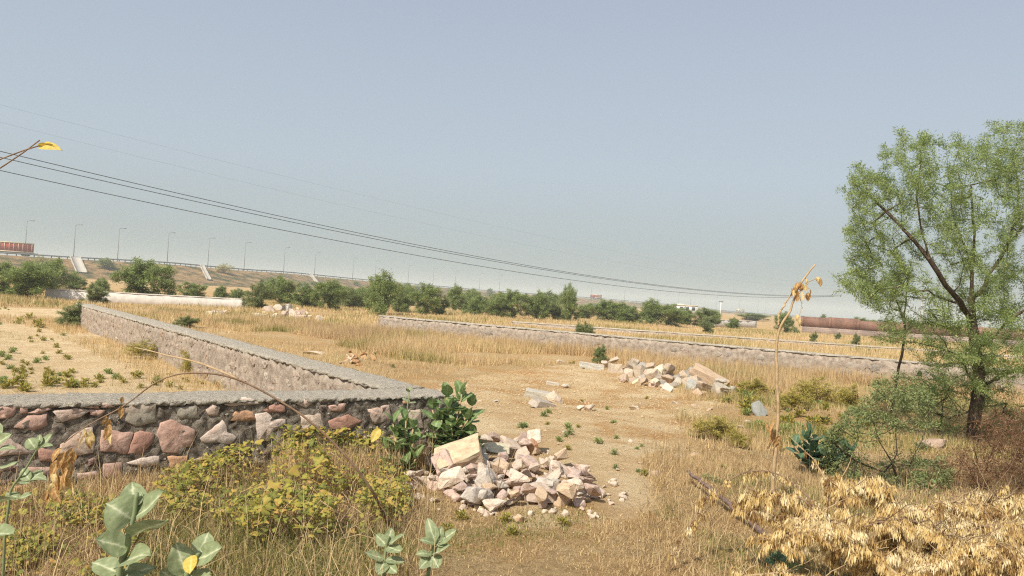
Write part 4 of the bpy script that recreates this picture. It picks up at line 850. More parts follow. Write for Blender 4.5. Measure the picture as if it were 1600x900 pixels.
# ------------------------------------------------------------------ the big feathery tree at the right
def tree_from(name, label, cat, base, limbs, targets, seed, maxr, thr, per, L, Wd, mat='acacia', trunk_thr=.03, tip=.004, reach=.07, droop=.1, flat=.35, bark='bark', pw=2.25):
    root = thing(name, label, cat, base)
    nd, pr, nb = grow(limbs, targets, seed, .16, .04); rr, kids = radii(nd, pr, tip, pw, maxr)
    wood(nd, pr, rr, rr >= trunk_thr, 8).build('trunk', M[bark], root, smooth=True)
    wood(nd, pr, rr, rr < trunk_thr, 4).build('branches', M[bark], root)
    sprays(nd, pr, rr, thr, per, reach, L, Wd, seed, droop, .5, flat).build('crown', M[mat], root)
    return root
TY = 11.0
def tp(x, y, dy=0): return at(x, y, TY + dy)
tb = gnd(1521, 692); TY = tb[1]
limbs = [[tb - [0, 0, .15], tp(1523, 650), tp(1530, 605), tp(1527, 560, .05), tp(1519, 500, .1), tp(1518, 430, .1), tp(1522, 360, .1), tp(1515, 290, 0)],
 [tp(1530, 605), tp(1512, 585, -.2), tp(1505, 560, -.3), tp(1480, 545, -.5), tp(1430, 535, -.7)],
 [tp(1524, 470), tp(1545, 430, .3), tp(1572, 390, .5), tp(1592, 340, .6), tp(1590, 270, .5), tp(1565, 205, .4)],
 [tp(1519, 500), tp(1500, 475, -.3), tp(1478, 446, -.5), tp(1452, 402, -.6), tp(1440, 365, -.6), tp(1432, 305, -.5), tp(1440, 235, -.4)],
 [tp(1500, 478, -.3), tp(1450, 455, -.8), tp(1400, 450, -1), tp(1350, 455, -1.1), tp(1302, 455, -1.1)],
 [tp(1450, 400, -.6), tp(1400, 345, -.2), tp(1350, 300, 0)], [tp(1518, 420), tp(1490, 340, .7), tp(1480, 260, .9)], [tp(1530, 605), tp(1560, 590, .4), tp(1610, 570, .7), tp(1680, 530, 1)],
 [tp(1527, 550), tp(1580, 500, -.5), tp(1650, 440, -.7), tp(1700, 370, -.6)], [tp(1572, 390, .5), tp(1630, 320, .4), tp(1660, 250, .3)]]
CROWN = [(1300, 452), (1345, 425), (1322, 375), (1345, 345), (1322, 300), (1345, 258), (1395, 300), (1385, 245), (1408, 210), (1440, 240), (1445, 212), (1478, 235), (1500, 222), (1530, 250), (1545, 195), (1575, 205), (1610, 200), (1650, 260), (1720, 330), (1740, 440), (1720, 560), (1640, 620), (1560, 600), (1500, 585), (1440, 560), (1375, 545), (1400, 500), (1355, 490)]
def crown_targets(poly, n, depth, seed, cy=None, cx=None):
    r = np.random.default_rng(seed); P = np.array(poly, float); x0, y0 = P.min(0); x1, y1 = P.max(0); out_ = []
    while len(out_) < n:
        x, y = r.uniform(x0, x1), r.uniform(y0, y1)
        if not inside(poly, np.array([x]), np.array([y]))[0]: continue
        k = 1 - min(1, abs(x - (cx or (x0 + x1) / 2)) / ((x1 - x0) * .55)) ** 2
        dy = r.uniform(-1, 1) * depth * math.sqrt(max(.08, k))
        if noise2(np.array([x]), np.array([y + dy * 60]), .035, 77)[0] < .36: continue
        out_.append(tp(x, y, dy))
    return np.array(out_)
cp_ = np.array(CROWN, float); rt = np.random.default_rng(70); tips = []
for _ in range(150):                                              # wispy shoots past the outline
    k_ = rt.integers(0, 18); u_t = rt.random(); q_ = cp_[k_] * (1 - u_t) + cp_[k_ + 1] * u_t; o_t = q_ - [1530, 440]; q_ = q_ + o_t / np.linalg.norm(o_t) * rt.uniform(-8, 14); tips.append(tp(q_[0], q_[1], rt.uniform(-.5, .5)))
def shoots(poly, n, depth, seed, cx, cyy, ln=.34):
    base_ = crown_targets(poly, n, depth, seed, cx=cx); r_ = np.random.default_rng(seed); o_ = tp(cx, cyy); res = [base_]
    d_ = base_ - o_; d_ /= np.linalg.norm(d_, axis=1)[:, None]; d_ = d_ * [1, .6, .6] + r_.normal(0, .22, d_.shape) + [0, 0, .35]; d_ /= np.linalg.norm(d_, axis=1)[:, None]
    for k_ in (.33, .66, 1): res.append(base_ + d_ * ln * k_ * r_.uniform(.7, 1.2, (n, 1)))
    return np.concatenate(res)
SH = shoots([(x_ + (1530 - x_) * .07, y_ + (440 - y_) * .07) for x_, y_ in CROWN], 570, 1.3, 4, 1530, 570)
tg_ = np.concatenate([np.array(tips), SH, crown_targets([(1400, 545), (1450, 520), (1540, 540), (1640, 530), (1660, 620), (1560, 625), (1470, 600)], 160, 1.0, 44)])
big = tree_from('acacia_tree', 'tall feathery acacia tree filling the right edge of the photo', 'tree', tb, limbs, tg_, 6, .088, .010, 66, .038, .0115, reach=.065, flat=.3, pw=1.6)
# --- slender tree just left of it
sb = gnd(1392, 650); TY = sb[1]
sl_l = [[sb - [0, 0, .1], tp(1396, 620), tp(1405, 575), tp(1413, 535), tp(1414, 490), tp(1416, 450), tp(1424, 410)], [tp(1414, 500), tp(1400, 470, -.2), tp(1392, 440, -.2)], [tp(1414, 515), tp(1440, 505, .3), tp(1470, 500, .4)]]
tg2 = crown_targets([(1340, 470), (1370, 430), (1420, 400), (1480, 430), (1490, 510), (1440, 530), (1380, 520)], 130, .7, 8)
tree_from('slender_tree', 'slender leaning young tree with one thin dark trunk left of the acacia', 'tree', sb, sl_l, tg2, 9, .045, .012, 80, .031, .0105, 'acacia', .02)
# --- green feathery shrub in front
sb = gnd(1408, 762); TY = sb[1]
sl_l = [[sb - [0, 0, .05], tp(1395, 725), tp(1375, 690), tp(1360, 650)], [tp(1405, 750), tp(1430, 715, .1), tp(1450, 660, .2)], [tp(1403, 745), tp(1340, 720, -.2), tp(1300, 690, -.2)], [tp(1400, 735), tp(1400, 680, .2), tp(1398, 620, .2)]]
tg2 = crown_targets([(1275, 720), (1300, 665), (1345, 620), (1385, 575), (1420, 585), (1455, 620), (1480, 680), (1490, 740), (1480, 800), (1420, 795), (1350, 775), (1300, 750)], 480, .6, 10)
tree_from('feathery_shrub', 'blue green feathery thorn shrub in front of the slender tree', 'shrub', sb, sl_l, tg2, 11, .014, .012, 34, .034, .012, 'bluebush', .010, .002, .05, 0)
# low branch tangle under the acacia
sb = gnd(1465, 680); TY = sb[1]
tg2 = crown_targets([(1400, 620), (1440, 570), (1520, 590), (1600, 600), (1640, 640), (1580, 690), (1480, 690), (1410, 680)], 330, .8, 12)
tree_from('thorn_bush', 'green thorn bush tangled round the foot of the acacia trunk', 'shrub', sb, [[sb, tp(1468, 650), tp(1480, 610)], [tp(1467, 660), tp(1520, 640, .2), tp(1570, 630, .2)]], tg2, 13, .018, .013, 64, .031, .011, 'acacia', .014)
# --- dead brown bush
sb = gnd(1530, 765); TY = sb[1]
dl = [[sb - [0, 0, .05], tp(1528, 730), tp(1515, 670)], [sb, tp(1545, 715, .1), tp(1575, 660, .1)], [sb, tp(1510, 725, -.1), tp(1480, 690, -.1)], [sb, tp(1570, 735), tp(1610, 690)]]
tg2 = crown_targets([(1455, 730), (1475, 660), (1500, 640), (1530, 655), (1560, 635), (1600, 630), (1660, 640), (1650, 740), (1600, 780), (1540, 775), (1490, 760)], 1100, .5, 14)
root = thing('dead_bush', 'dead rusty brown bush of bare twigs in front of the acacia trunk', 'shrub', sb)
nd, pr, nb = grow(dl, tg2, 15, .07, 0); rr, kids = radii(nd, pr, .0026, 2.3, .02)
wood(nd, pr, rr, np.ones(len(nd), bool), 3).build('stems', M['brownbush'], root)
sprays(nd, pr, rr, .008, 9, .05, .05, .006, 15, 0, .35, 1).build('twigs', M['brownbush'], root)
# ------------------------------------------------------------------ milkweed (large leathery leaves in opposite pairs)
def big_leaf(fold=.25, curl=.18, seed=0, blunt=.62):
    """unit leaf along +x, blade across y, upper side +z; midrib and veins carried in the tint"""
    r = random.Random(seed); nx_, ny_ = 12, 8; V = []; A = []
    for i in range(nx_ + 1):
        t = i / nx_; w = (math.sin(math.pi * min(1, t ** .82)) ** .62) * .5 if 0 < t < 1 else 0.012
        for j in range(ny_ + 1):
            s = (j / ny_ - .5) * 2
            V.append((t - .05 * abs(s) * (t > .3), s * w, fold * abs(s) * w + curl * (-(t - .45) ** 2 + .2) + .015 * math.sin(9 * t + 3 * s + seed) + r.uniform(-.004, .004)))
            A.append(1.0 if j == ny_ // 2 else .40 + (.32 if (i - int(abs(s) * 2.2)) % 3 == 0 and abs(s) < .95 else 0) + r.uniform(-.1, .1))
    T = []
    for i in range(nx_):
        for j in range(ny_):
            a = i * (ny_ + 1) + j; T += [(a, a + ny_ + 1, a + ny_ + 2), (a, a + ny_ + 2, a + 1)]
    return np.array(V), T, np.array(A)
def leaf_mesh(mat, seed, **k):
    V, T, A = big_leaf(seed=seed, **k); g = Geo(); g.add(V, T, A); return g.mesh('leaf', mat, smooth=True)
LM = {k: [leaf_mesh(M[k], s, fold=.04 + .09 * (s % 3), curl=(.1 + .15 * (s % 4)) * (1 if s % 2 else -.4)) for s in range(6)] for k in ('calo', 'calodark', 'caloblue', 'yellowleaf', 'deadleaf', 'brownleaf')}
def set_leaf(root, base, tip, up, width, kind='calo', name='leaf', label=None, me=None):
    base = np.asarray(base, float); tip = np.asarray(tip, float); d = tip - base; L_ = np.linalg.norm(d); x = d / L_
    up = np.asarray(up, float); y = np.cross(up, x); y /= np.linalg.norm(y) + 1e-9; z = np.cross(x, y)
    o = put(name, me or random.choice(LM[kind]), root); b = base - np.array(root.location)
    o.matrix_basis = Matrix(((x[0] * L_, y[0] * width, z[0] * L_, b[0]), (x[1] * L_, y[1] * width, z[1] * L_, b[1]), (x[2] * L_, y[2] * width, z[2] * L_, b[2]), (0, 0, 0, 1)))
    if label: o['label'] = label
    return o
def traced(name, label, Y, stems, leaves, kind='calo', rad=.011, cat='plant'):
    """a plant near the camera: stems [(px...)] and leaves [(bx, by, tx, ty, width px, depth of tip, facing, kind)]"""
    P0 = at(*stems[0][0], Y); root = thing(name, label, cat, (P0[0], P0[1], float(ground_z(P0[0], P0[1]))))
    for k, s in enumerate(stems):
        pts = [at(x, y, Y) for x, y in s]
        if k == 0 and pts[0][2] > .02: pts = [np.array([pts[0][0] - .02, pts[0][1] + .05, float(ground_z(*pts[0][:2])) - .03])] + pts
        g = Geo(); n = max(6, len(pts) * 4); tt_ = np.linspace(0, 1, n); pp = np.stack([np.interp(tt_, np.linspace(0, 1, len(pts)), np.array(pts)[:, c]) for c in range(3)], 1)
        g.tube(pp, np.linspace(rad * (1.15 if k == 0 else .8), rad * .55, n), 7); g.build('stem', M['calo'] if kind == 'calo' else M[kind], root, smooth=True)
    for l in leaves:
        bx, by, tx, ty, w_, dd, face = l[:7]; b = at(bx, by, Y); t = at(tx, ty, Y + dd)
        set_leaf(root, b, t, face, w_ / FPX * Y * 1.4, l[7] if len(l) > 7 else kind, label='yellow withered leaf' if len(l) > 7 and l[7] == 'yellowleaf' else None)
    return root
UP, CA, SW = (0, -.35, 1), (.0, -1, .5), (-.6, -.6, .5)
traced('milkweed_plant', 'tallest pale grey green milkweed with big leaves at the bottom left', 2.35, [[(180, 960), (188, 883), (199, 856), (201, 836), (210, 805), (214, 770)]],
 [(210, 806, 206, 750, 33, .05, CA), (212, 808, 260, 765, 29, -.02, (-.5, -.7, .6)), (207, 812, 165, 786, 44, -.03, (.4, -.9, .5)), (203, 838, 263, 812, 34, -.10, (-.2, .5, 1)), (200, 856, 147, 842, 36, -.06, (.3, -.5, .9)), (190, 882, 236, 866, 34, -.1, (-.3, -.5, .9)), (186, 896, 142, 878, 26, .02, (.3, -.6, .8)), (187, 905, 246, 885, 28, .05, UP), (188, 925, 226, 893, 26, .02, CA), (212, 790, 222, 768, 10, .02, CA)])
traced('milkweed_plant', 'second pale milkweed at the bottom left, with one yellow leaf', 2.35, [[(278, 980), (288, 905), (303, 878), (312, 862)]],
 [(313, 868, 326, 830, 25, .04, CA), (290, 898, 274, 846, 31, .0, (.5, -.9, .3)), (308, 874, 350, 854, 27, -.04, (-.4, -.7, .6)), (299, 868, 297, 898, 17, -.05, (0, -1, .1), 'yellowleaf'), (286, 905, 330, 900, 30, -.05, UP), (283, 915, 250, 890, 24, .04, CA)])
traced('milkweed_plant', 'slim milkweed with small leaf pairs before the wall at the left', 3.4, [[(8, 830), (17, 764), (40, 733), (58, 702), (61, 688)]],
 [(59, 702, 84, 676, 15, .03, (-.4, -.7, .6)), (56, 702, 43, 684, 15, .02, (.4, -.8, .5)), (61, 695, 62, 678, 8, .02, CA), (58, 704, 83, 696, 12, -.06, UP), (47, 750, 33, 732, 13, .04, CA), (48, 751, 67, 733, 14, .05, CA), (47, 752, 73, 748, 13, -.05, UP), (46, 754, 27, 755, 10, -.03, UP), (30, 778, 8, 770, 14, 0, UP), (30, 778, 52, 772, 14, 0, UP)], rad=.0055)
traced('milkweed_plant', 'milkweed whose leaves reach in over the left edge of the photo', 2.9, [[(-34, 900), (-22, 800), (-14, 730), (-10, 690)]],
 [(-12, 702, 19, 677, 18, 0, (-.3, -.8, .5)), (-12, 712, 25, 699, 16, -.04, UP), (-14, 735, 31, 722, 18, -.04, UP), (-18, 790, 28, 778, 22, -.06, (.1, .4, 1)), (-12, 700, -30, 670, 20, 0, CA), (-16, 740, -60, 725, 24, 0, UP), (-12, 690, 2, 660, 14, .04, CA), (-20, 830, 24, 836, 24, -.05, UP)])
traced('milkweed_plant', 'small milkweed at the bottom centre by the foot of the arching branch', 4.1, [[(600, 905), (601, 872), (604, 850), (608, 838)]],
 [(604, 852, 586, 834, 13, .03, CA), (606, 850, 612, 823, 12, .03, CA), (606, 852, 633, 834, 11, -.03, UP), (605, 854, 629, 862, 15, -.08, (-.2, -.3, .8)), (600, 873, 570, 863, 17, -.04, UP), (602, 873, 634, 878, 14, -.04, UP), (601, 878, 590, 899, 16, -.1, CA), (602, 880, 622, 896, 14, -.1, CA)])
traced('milkweed_plant', 'small milkweed with upright leaves right of the bottom centre one', 4.1, [[(668, 905), (673, 866), (680, 848), (686, 836)]],
 [(681, 850, 667, 807, 15, .04, CA), (685, 848, 690, 820, 10, .02, CA), (684, 850, 715, 826, 13, 0, (-.4, -.7, .6)), (678, 850, 655, 843, 14, -.03, UP), (682, 852, 697, 838, 12, 0, CA), (674, 866, 706, 852, 15, -.04, UP), (672, 867, 649, 866, 13, -.03, UP), (675, 868, 686, 888, 18, -.06, CA), (671, 872, 655, 889, 14, -.06, CA)])
traced('milkweed_plant', 'dark leaved milkweed under the golden dead brush at the bottom right', 4.5, [[(1228, 925), (1222, 890), (1212, 868)]],
 [(1214, 872, 1206, 848, 15, .02, CA, 'caloblue'), (1216, 876, 1236, 868, 14, 0, UP, 'caloblue'), (1213, 880, 1194, 876, 14, 0, UP, 'caloblue'), (1222, 892, 1256, 886, 20, -.05, UP, 'calodark'), (1222, 896, 1200, 905, 16, -.05, UP, 'caloblue')], 'caloblue')
def milkweed(label, x, yb, stems, ll, kind, seed, Y=None, pairs=5, lean=.35, group=None, extra=None):
    """bushy milkweed: several stems from one base, each with crossed leaf pairs"""
    r = random.Random(seed); p = gnd(x, yb) if Y is None else np.array([*at(x, yb, Y)[:2], 0.]); root = thing('milkweed_plant', label, 'plant', p, group)
    for (dx, dy, h) in stems:
        pts = [p + np.array([dx * t ** 1.3, dy * t ** 1.3, h * t - .02]) + np.array([r.gauss(0, .008), r.gauss(0, .008), 0]) * (t > 0) for t in np.linspace(0, 1, 7)]
        g = Geo(); g.tube(pts, np.linspace(.012, .006, 7), 6); g.build('stem', M['pale_twig'] if kind != 'calo' else M['calo'], root, smooth=True)
        n = max(3, int(pairs * h / .42)); a0 = r.uniform(0, 3)
        for k in range(n):
            t = .25 + .75 * k / max(1, n - 1); q_ = np.array([np.interp(t, np.linspace(0, 1, 7), np.array(pts)[:, c]) for c in range(3)])
            for s in (0, math.pi):
                a = a0 + k * math.pi / 2 + s + r.gauss(0, .25); L_ = ll * (1.1 - .35 * t) * r.uniform(.8, 1.15); el = r.uniform(.15, .7) + (.6 if k == n - 1 else 0)
                d = np.array([math.cos(a) * math.cos(el), math.sin(a) * math.cos(el), math.sin(el)])
                set_leaf(root, q_ + d * .01, q_ + d * L_, (-.3 * d[0], -.3 * d[1] - .15, 1), L_ * r.uniform(.58, .75), kind)
    return root
milkweed('green milkweed bush at the wall corner, above the stone heap', 697, 738, [(-.04, .05, .70), (.10, .02, .74), (.20, .06, .62), (-.16, .0, .58), (.04, -.10, .44), (.22, -.05, .36), (-.06, -.05, .50), (.16, -.08, .52), (.0, .0, .60), (.2, .0, .48), (-.12, -.08, .4), (.06, .1, .66)], .20, 'calodark', 41)
mk = milkweed('milkweed bush against the near wall left of the stone heap', 622, 752, [(-.08, 0, .52), (.05, .0, .55), (.1, .02, .48), (-.05, 0, .40), (.02, .1, .46), (.12, 0, .36), (.0, -.1, .30), (-.12, -.05, .30), (.16, -.1, .24), (.06, -.12, .18)], .18, 'calodark', 42)
b = gnd(622, 752); set_leaf(mk, b + [-.18, -.05, .46], b + [-.24, -.1, .34], CA, .08, 'yellowleaf', label='yellow withered leaf')
milkweed('lone pale milkweed stalk rising to the wall coping', 626, 742, [(.04, .02, .76)], .10, 'calo', 43, pairs=4)
milkweed('tiny green milkweed shoot beside the big buff slab', 746, 728, [(.0, 0, .26), (.02, 0, .22)], .10, 'calodark', 44)
milkweed('low dark blue green plant with broad leaves right of the bare sapling', 1278, 742, [(-.2, .0, .30), (-.05, .1, .42), (.12, .05, .34), (.26, 0, .28), (.0, -.12, .24), (-.24, -.1, .18), (.36, .05, .2), (.15, -.15, .2), (-.12, .06, .36), (.2, .1, .32), (-.28, -.05, .3), (.3, -.08, .3), (.05, -.2, .2)], .185, 'caloblue', 45, pairs=8)
milkweed('leafy yellow green milkweed behind the thorn bush by the slender trunk', 1450, 650, [(-.2, 0, .7), (.1, 0, .85), (.3, 0, .6), (-.3, .1, .45)], .16, 'calodark', 46)
milkweed('small dark green plant with broad leaves in front of the dead bush', 1440, 775, [(.0, .0, .16), (.12, 0, .14)], .10, 'calodark', 47)

# ------------------------------------------------------------------ creeper over the foot of the near wall
def lobed(seed):
    r = random.Random(seed); n = 15; V = [(0, 0, .03)]; A = [.8]
    for i in range(n):
        a = -2.6 + 5.2 * i / (n - 1); k = .5 * (1 + .30 * math.cos(5 * a * .72)) * r.uniform(.9, 1.08); V.append((k * math.cos(a) + .1, k * math.sin(a), .07 * math.sin(3 * a + seed) - .05)); A.append(.5 + r.uniform(-.15, .15))
    T = [(0, i, i + 1) for i in range(1, n)] + [(0, n, 1)]; g = Geo(); g.add(V, T, A); return V, T, A
LOB = [lobed(i) for i in range(5)]
CREEP = [(225, 770), (262, 720), (310, 735), (350, 700), (400, 670), (440, 640), (475, 660), (520, 690), (600, 690), (645, 700), (640, 760), (635, 800), (560, 850), (450, 840), (380, 850), (330, 800), (270, 800)]
LEFTC = [(0, 760), (60, 770), (140, 770), (200, 800), (240, 850), (200, 900), (0, 900)]
cr = thing('creeper', 'yellowing creeper with lobed leaves sprawling over the foot of the near wall', 'creeper', gnd(450, 790))
stuffg = Geo(); rr_ = np.random.default_rng(61)
def creeper_leaf_meshes():
    res = []
    for k, (V, T, A) in enumerate(LOB):
        for t0 in (-.25, .05, .35):
            g = Geo(); g.add(V, T, np.clip(np.array(A) + t0, 0, 1)); res.append(g.mesh('leaf', M['creeper']))
    return res
CLM = creeper_leaf_meshes()
def mound_h(x, y):                                                # how high the tangle stands at this spot of the photo
    return np.interp(x, [0, 150, 250, 330, 400, 450, 520, 600, 640], [.06, .07, .1, .2, .30, .36, .28, .2, .12])
big_n = 0
for poly, n in ((CREEP, 7600), (LEFTC, 2700)):
    P = np.array(poly, float); x0, y0 = P.min(0); x1, y1 = P.max(0); k = 0
    while k < n:
        x, y = rr_.uniform(x0, x1), rr_.uniform(y0, y1 + 60)
        if not inside(poly, np.array([x]), np.array([min(y, y1)]))[0]: continue
        k += 1
        p = gnd(x, y + 35 * rr_.random()); d_w = (p[:2] - A1[:2]) @ n1
        if d_w < .06: p[:2] += n1 * (.06 - d_w + rr_.uniform(0, .1)); d_w = .1
        z = .03 + rr_.random() ** .6 * mound_h(x, y) * (1.15 if d_w < .8 else .85)
        if noise2(p[0], p[1], 5.2, 71) < .5 and rr_.random() < .88: continue
        s = rr_.uniform(.014, .036) * (1.6 if rr_.random() < .16 else 1); N_ = np.array([rr_.normal(0, .5), rr_.normal(-.35, .5), 1.]); N_ /= np.linalg.norm(N_); a = rr_.uniform(0, 6.28)
        X_ = np.cross([math.cos(a), math.sin(a), 0], N_); X_ /= np.linalg.norm(X_); Y_ = np.cross(N_, X_); c = np.array([p[0], p[1], p[2] + z + .01])
        if s > .034 and big_n < 295:
            o = put('leaf', CLM[rr_.integers(len(CLM))], cr); b = c - np.array(cr.location); big_n += 1
            o.matrix_basis = Matrix(((X_[0] * s * 1.5, Y_[0] * s * 1.5, N_[0] * s, b[0]), (X_[1] * s * 1.5, Y_[1] * s * 1.5, N_[1] * s, b[1]), (X_[2] * s * 1.5, Y_[2] * s * 1.5, N_[2] * s, b[2]), (0, 0, 0, 1)))
        else:
            V, T, A = LOB[rr_.integers(5)]; V = np.array(V); stuffg.add(c + (V[:, :1] * X_ + V[:, 1:2] * Y_ + V[:, 2:] * N_) * s, T, np.clip(np.array(A) + rr_.normal(-.02, .33), 0, 1))
o = stuffg.build('foliage', M['creeper'], cr); o['kind'] = 'stuff'
g = Geo()
for _ in range(170):
    x, y = rr_.uniform(240, 640), rr_.uniform(660, 850)
    if not inside(CREEP, np.array([x]), np.array([y]))[0]: continue
    p = gnd(x, y + 20); d_w = (p[:2] - A1[:2]) @ n1
    if d_w < .08: p[:2] += n1 * (.1 - d_w)
    a = rr_.uniform(0, 6.28); L_ = rr_.uniform(.15, .5); h = mound_h(x, y) * rr_.random()
    pts = [p + [math.cos(a) * L_ * t, -abs(math.sin(a)) * L_ * t * .6, h * math.sin(3.1 * min(1, t + .2)) + .02] for t in np.linspace(0, 1, 5)]; g.tube(pts, .003, 3, rr_.uniform(.2, .9), False)
o = g.build('vines', M['pale_twig'], cr); o['kind'] = 'stuff'

# ------------------------------------------------------------------ bare and dead branches
def dead_leaf(root, p, L_, seed, kind=None):
    kind = kind or random.Random(seed).choice(['deadleaf', 'brownleaf', 'brownleaf'])
    r = random.Random(seed); d = np.array([r.gauss(0, .25), r.gauss(0, .25), -1.]); return set_leaf(root, p, p + d * L_, (r.gauss(0, 1), -1, r.gauss(0, .4)), L_ * r.uniform(.35, .6), kind, 'dead_leaf')
def smooth_path(pts, n=24):
    pts = np.array(pts, float); t = np.r_[0, np.cumsum(np.linalg.norm(np.diff(pts, axis=0), axis=1))]; u = np.linspace(0, t[-1], n)
    q_ = np.stack([np.interp(u, t, pts[:, c]) for c in range(3)], 1)
    for _ in range(2): q_[1:-1] = (q_[:-2] + 2 * q_[1:-1] + q_[2:]) / 4
    return q_
ab = gnd(614, 822)
root = thing('arching_branch', 'long dry arching twig bowing over the near wall with curled dead leaves', 'branch', ab)
Yb = [ab[1], 4.75, 4.7, 4.6, 4.6, 4.55]
path = [ab - [0, 0, .05]] + [at(x, y, yy) for x, y, yy in [(585, 772, 4.95), (560, 735, 4.9), (520, 690, 4.85), (475, 650, 4.8), (430, 622, 4.75), (390, 600, 4.7), (345, 584, 4.65), (285, 582, 4.6), (250, 592, 4.55), (225, 610, 4.5), (195, 635, 4.45), (160, 652, 4.4), (130, 668, 4.35), (100, 692, 4.3)]]
g = Geo(); q_ = smooth_path(path, 60); g.tube(q_, np.linspace(.011, .003, 60), 6); g.build('stem', M['twig'], root, smooth=True)
g = Geo(); q_ = smooth_path([at(x, y, yy) for x, y, yy in [(372, 592, 4.68), (345, 580, 4.7), (315, 568, 4.75), (285, 560, 4.8), (262, 556, 4.85), (235, 548, 4.9), (210, 543, 4.95)]], 24); g.tube(q_, np.linspace(.008, .003, 24), 5); g.build('side_twig', M['pale_twig'], root)
for k, (x, y, L_) in enumerate([(191, 620, .05), (191, 636, .085), (188, 634, .06), (166, 650, .07), (168, 658, .10), (163, 668, .08), (170, 672, .085), (132, 668, .09), (128, 675, .08), (138, 682, .09), (335, 592, .05), (95, 700, .10), (100, 706, .12), (108, 714, .12), (92, 718, .14), (102, 728, .13), (85, 735, .12), (97, 742, .12), (80, 755, .12), (75, 765, .1), (112, 700, .1), (105, 745, .1)]):
    for j in range(2 if k > 2 else 1): dead_leaf(root, at(x + 4 * j, y + 5 * j, 4.42 if k < 12 else 4.3), L_ * .8, 400 + 7 * k + j)
# bare sapling with a few dead leaves at its tip
sb = gnd(1207, 790)
SY = sb[1]
root = thing('bare_sapling', 'tall bare sapling stem with a few dried leaves at its tip', 'sapling', sb)
def st(pts, r0, r1, name, m='pale_twig', n=26):
    g = Geo(); q_ = smooth_path(pts, n); q_ += np.random.default_rng(n).normal(0, .0025, q_.shape); g.tube(q_, np.linspace(r0, r1, n), 6); return g.build(name, M[m], root, smooth=True)
st([sb - [0, 0, .05]] + [at(x, y, SY) for x, y in [(1208, 745), (1213, 690), (1216, 640), (1214, 590), (1213, 540), (1216, 512), (1222, 500), (1232, 495), (1238, 478), (1242, 460), (1247, 448), (1258, 432), (1274, 413)]], .020, .007, 'stem', n=40)
st([at(x, y, SY) for x, y in [(1216, 508), (1217, 490), (1228, 473), (1234, 462)]], .009, .006, 'branch')
st([at(x, y, SY) for x, y in [(1240, 470), (1250, 456), (1262, 442), (1277, 434)]], .006, .003, 'branch')
st([at(x, y, SY) for x, y in [(1244, 456), (1252, 470), (1253, 482), (1248, 494)]], .004, .002, 'branch')
st([at(x, y, SY) for x, y in [(1246, 452), (1256, 452), (1265, 450)]], .004, .002, 'branch')
for k, (x, y) in enumerate([(1236, 452), (1240, 446), (1246, 440), (1250, 446), (1254, 450), (1248, 454), (1262, 450), (1266, 451), (1258, 440), (1261, 430), (1284, 434), (1281, 437), (1278, 434), (1232, 455), (1245, 458), (1256, 457), (1248, 494), (1246, 497), (1251, 442), (1244, 450)]):
    o = dead_leaf(root, at(x, y, SY) + np.random.default_rng(k).normal(0, .015, 3), random.Random(k).uniform(.05, .085), 800 + k)
for k in range(14):
    x, y = random.Random(k).choice([(1203, 665), (1208, 680), (1199, 660), (1214, 690), (1222, 685), (1226, 682)]); dead_leaf(root, at(x, y, SY) + np.random.default_rng(k).normal(0, .02, 3), .09, 850 + k)
# yellow leaf on twigs entering at the upper left
root = thing('leaning_twig', 'two thin twigs with one yellow leaf entering the sky at the left edge', 'twig', np.r_[at(-330, 900, 2.0)[:2], 0])
gb = np.array(root.location)
for k, pts in enumerate([[(-60, 300), (0, 262), (30, 245), (45, 236), (62, 219)], [(-60, 275), (0, 249), (22, 236), (45, 232), (66, 226)]]):
    q_ = smooth_path([np.array([gb[0], gb[1], 0.]), at(-200, 480, 2.0)] + [at(x, y, 2.0) for x, y in pts], 40); g = Geo(); g.tube(q_, np.r_[np.linspace(.010, .004, 20), np.linspace(.004, .0017, 20)], 5); g.build('stem', M['twig'], root)
for k, (a_, b_, w_) in enumerate([((62, 231), (96, 233), 13), ((60, 228), (84, 225), 8)]): set_leaf(root, at(*a_, 2.0), at(*b_, 1.97), (.1, -.8, .5 - k), w_ / FPX * 2.0 * 1.3, 'yellowleaf', label='yellow crumpled leaf')
# fallen log branch
p0, p1 = gnd(1072, 756), gnd(1205, 852)
root = thing('fallen_branch', 'thick purplish brown fallen branch slanting into the golden brush', 'branch', p1)
g = Geo(); q_ = smooth_path([p0 + [0, 0, .12], gnd(1105, 782) + [0, 0, .12], gnd(1140, 806) + [0, 0, .09], gnd(1170, 826) + [0, 0, .06], p1 + [0, 0, .03]], 20); q_ += np.random.default_rng(3).normal(0, .004, q_.shape); g.tube(q_, np.linspace(.014, .026, 20), 7); g.build('stem', M['purple_twig'], root, smooth=True)
g = Geo(); g.tube(smooth_path([gnd(1140, 806) + [0, 0, .09], gnd(1165, 800) + [0, 0, .12], gnd(1180, 806) + [0, 0, .1]], 10), .005, 5); g.build('side_twig', M['purple_twig'], root)
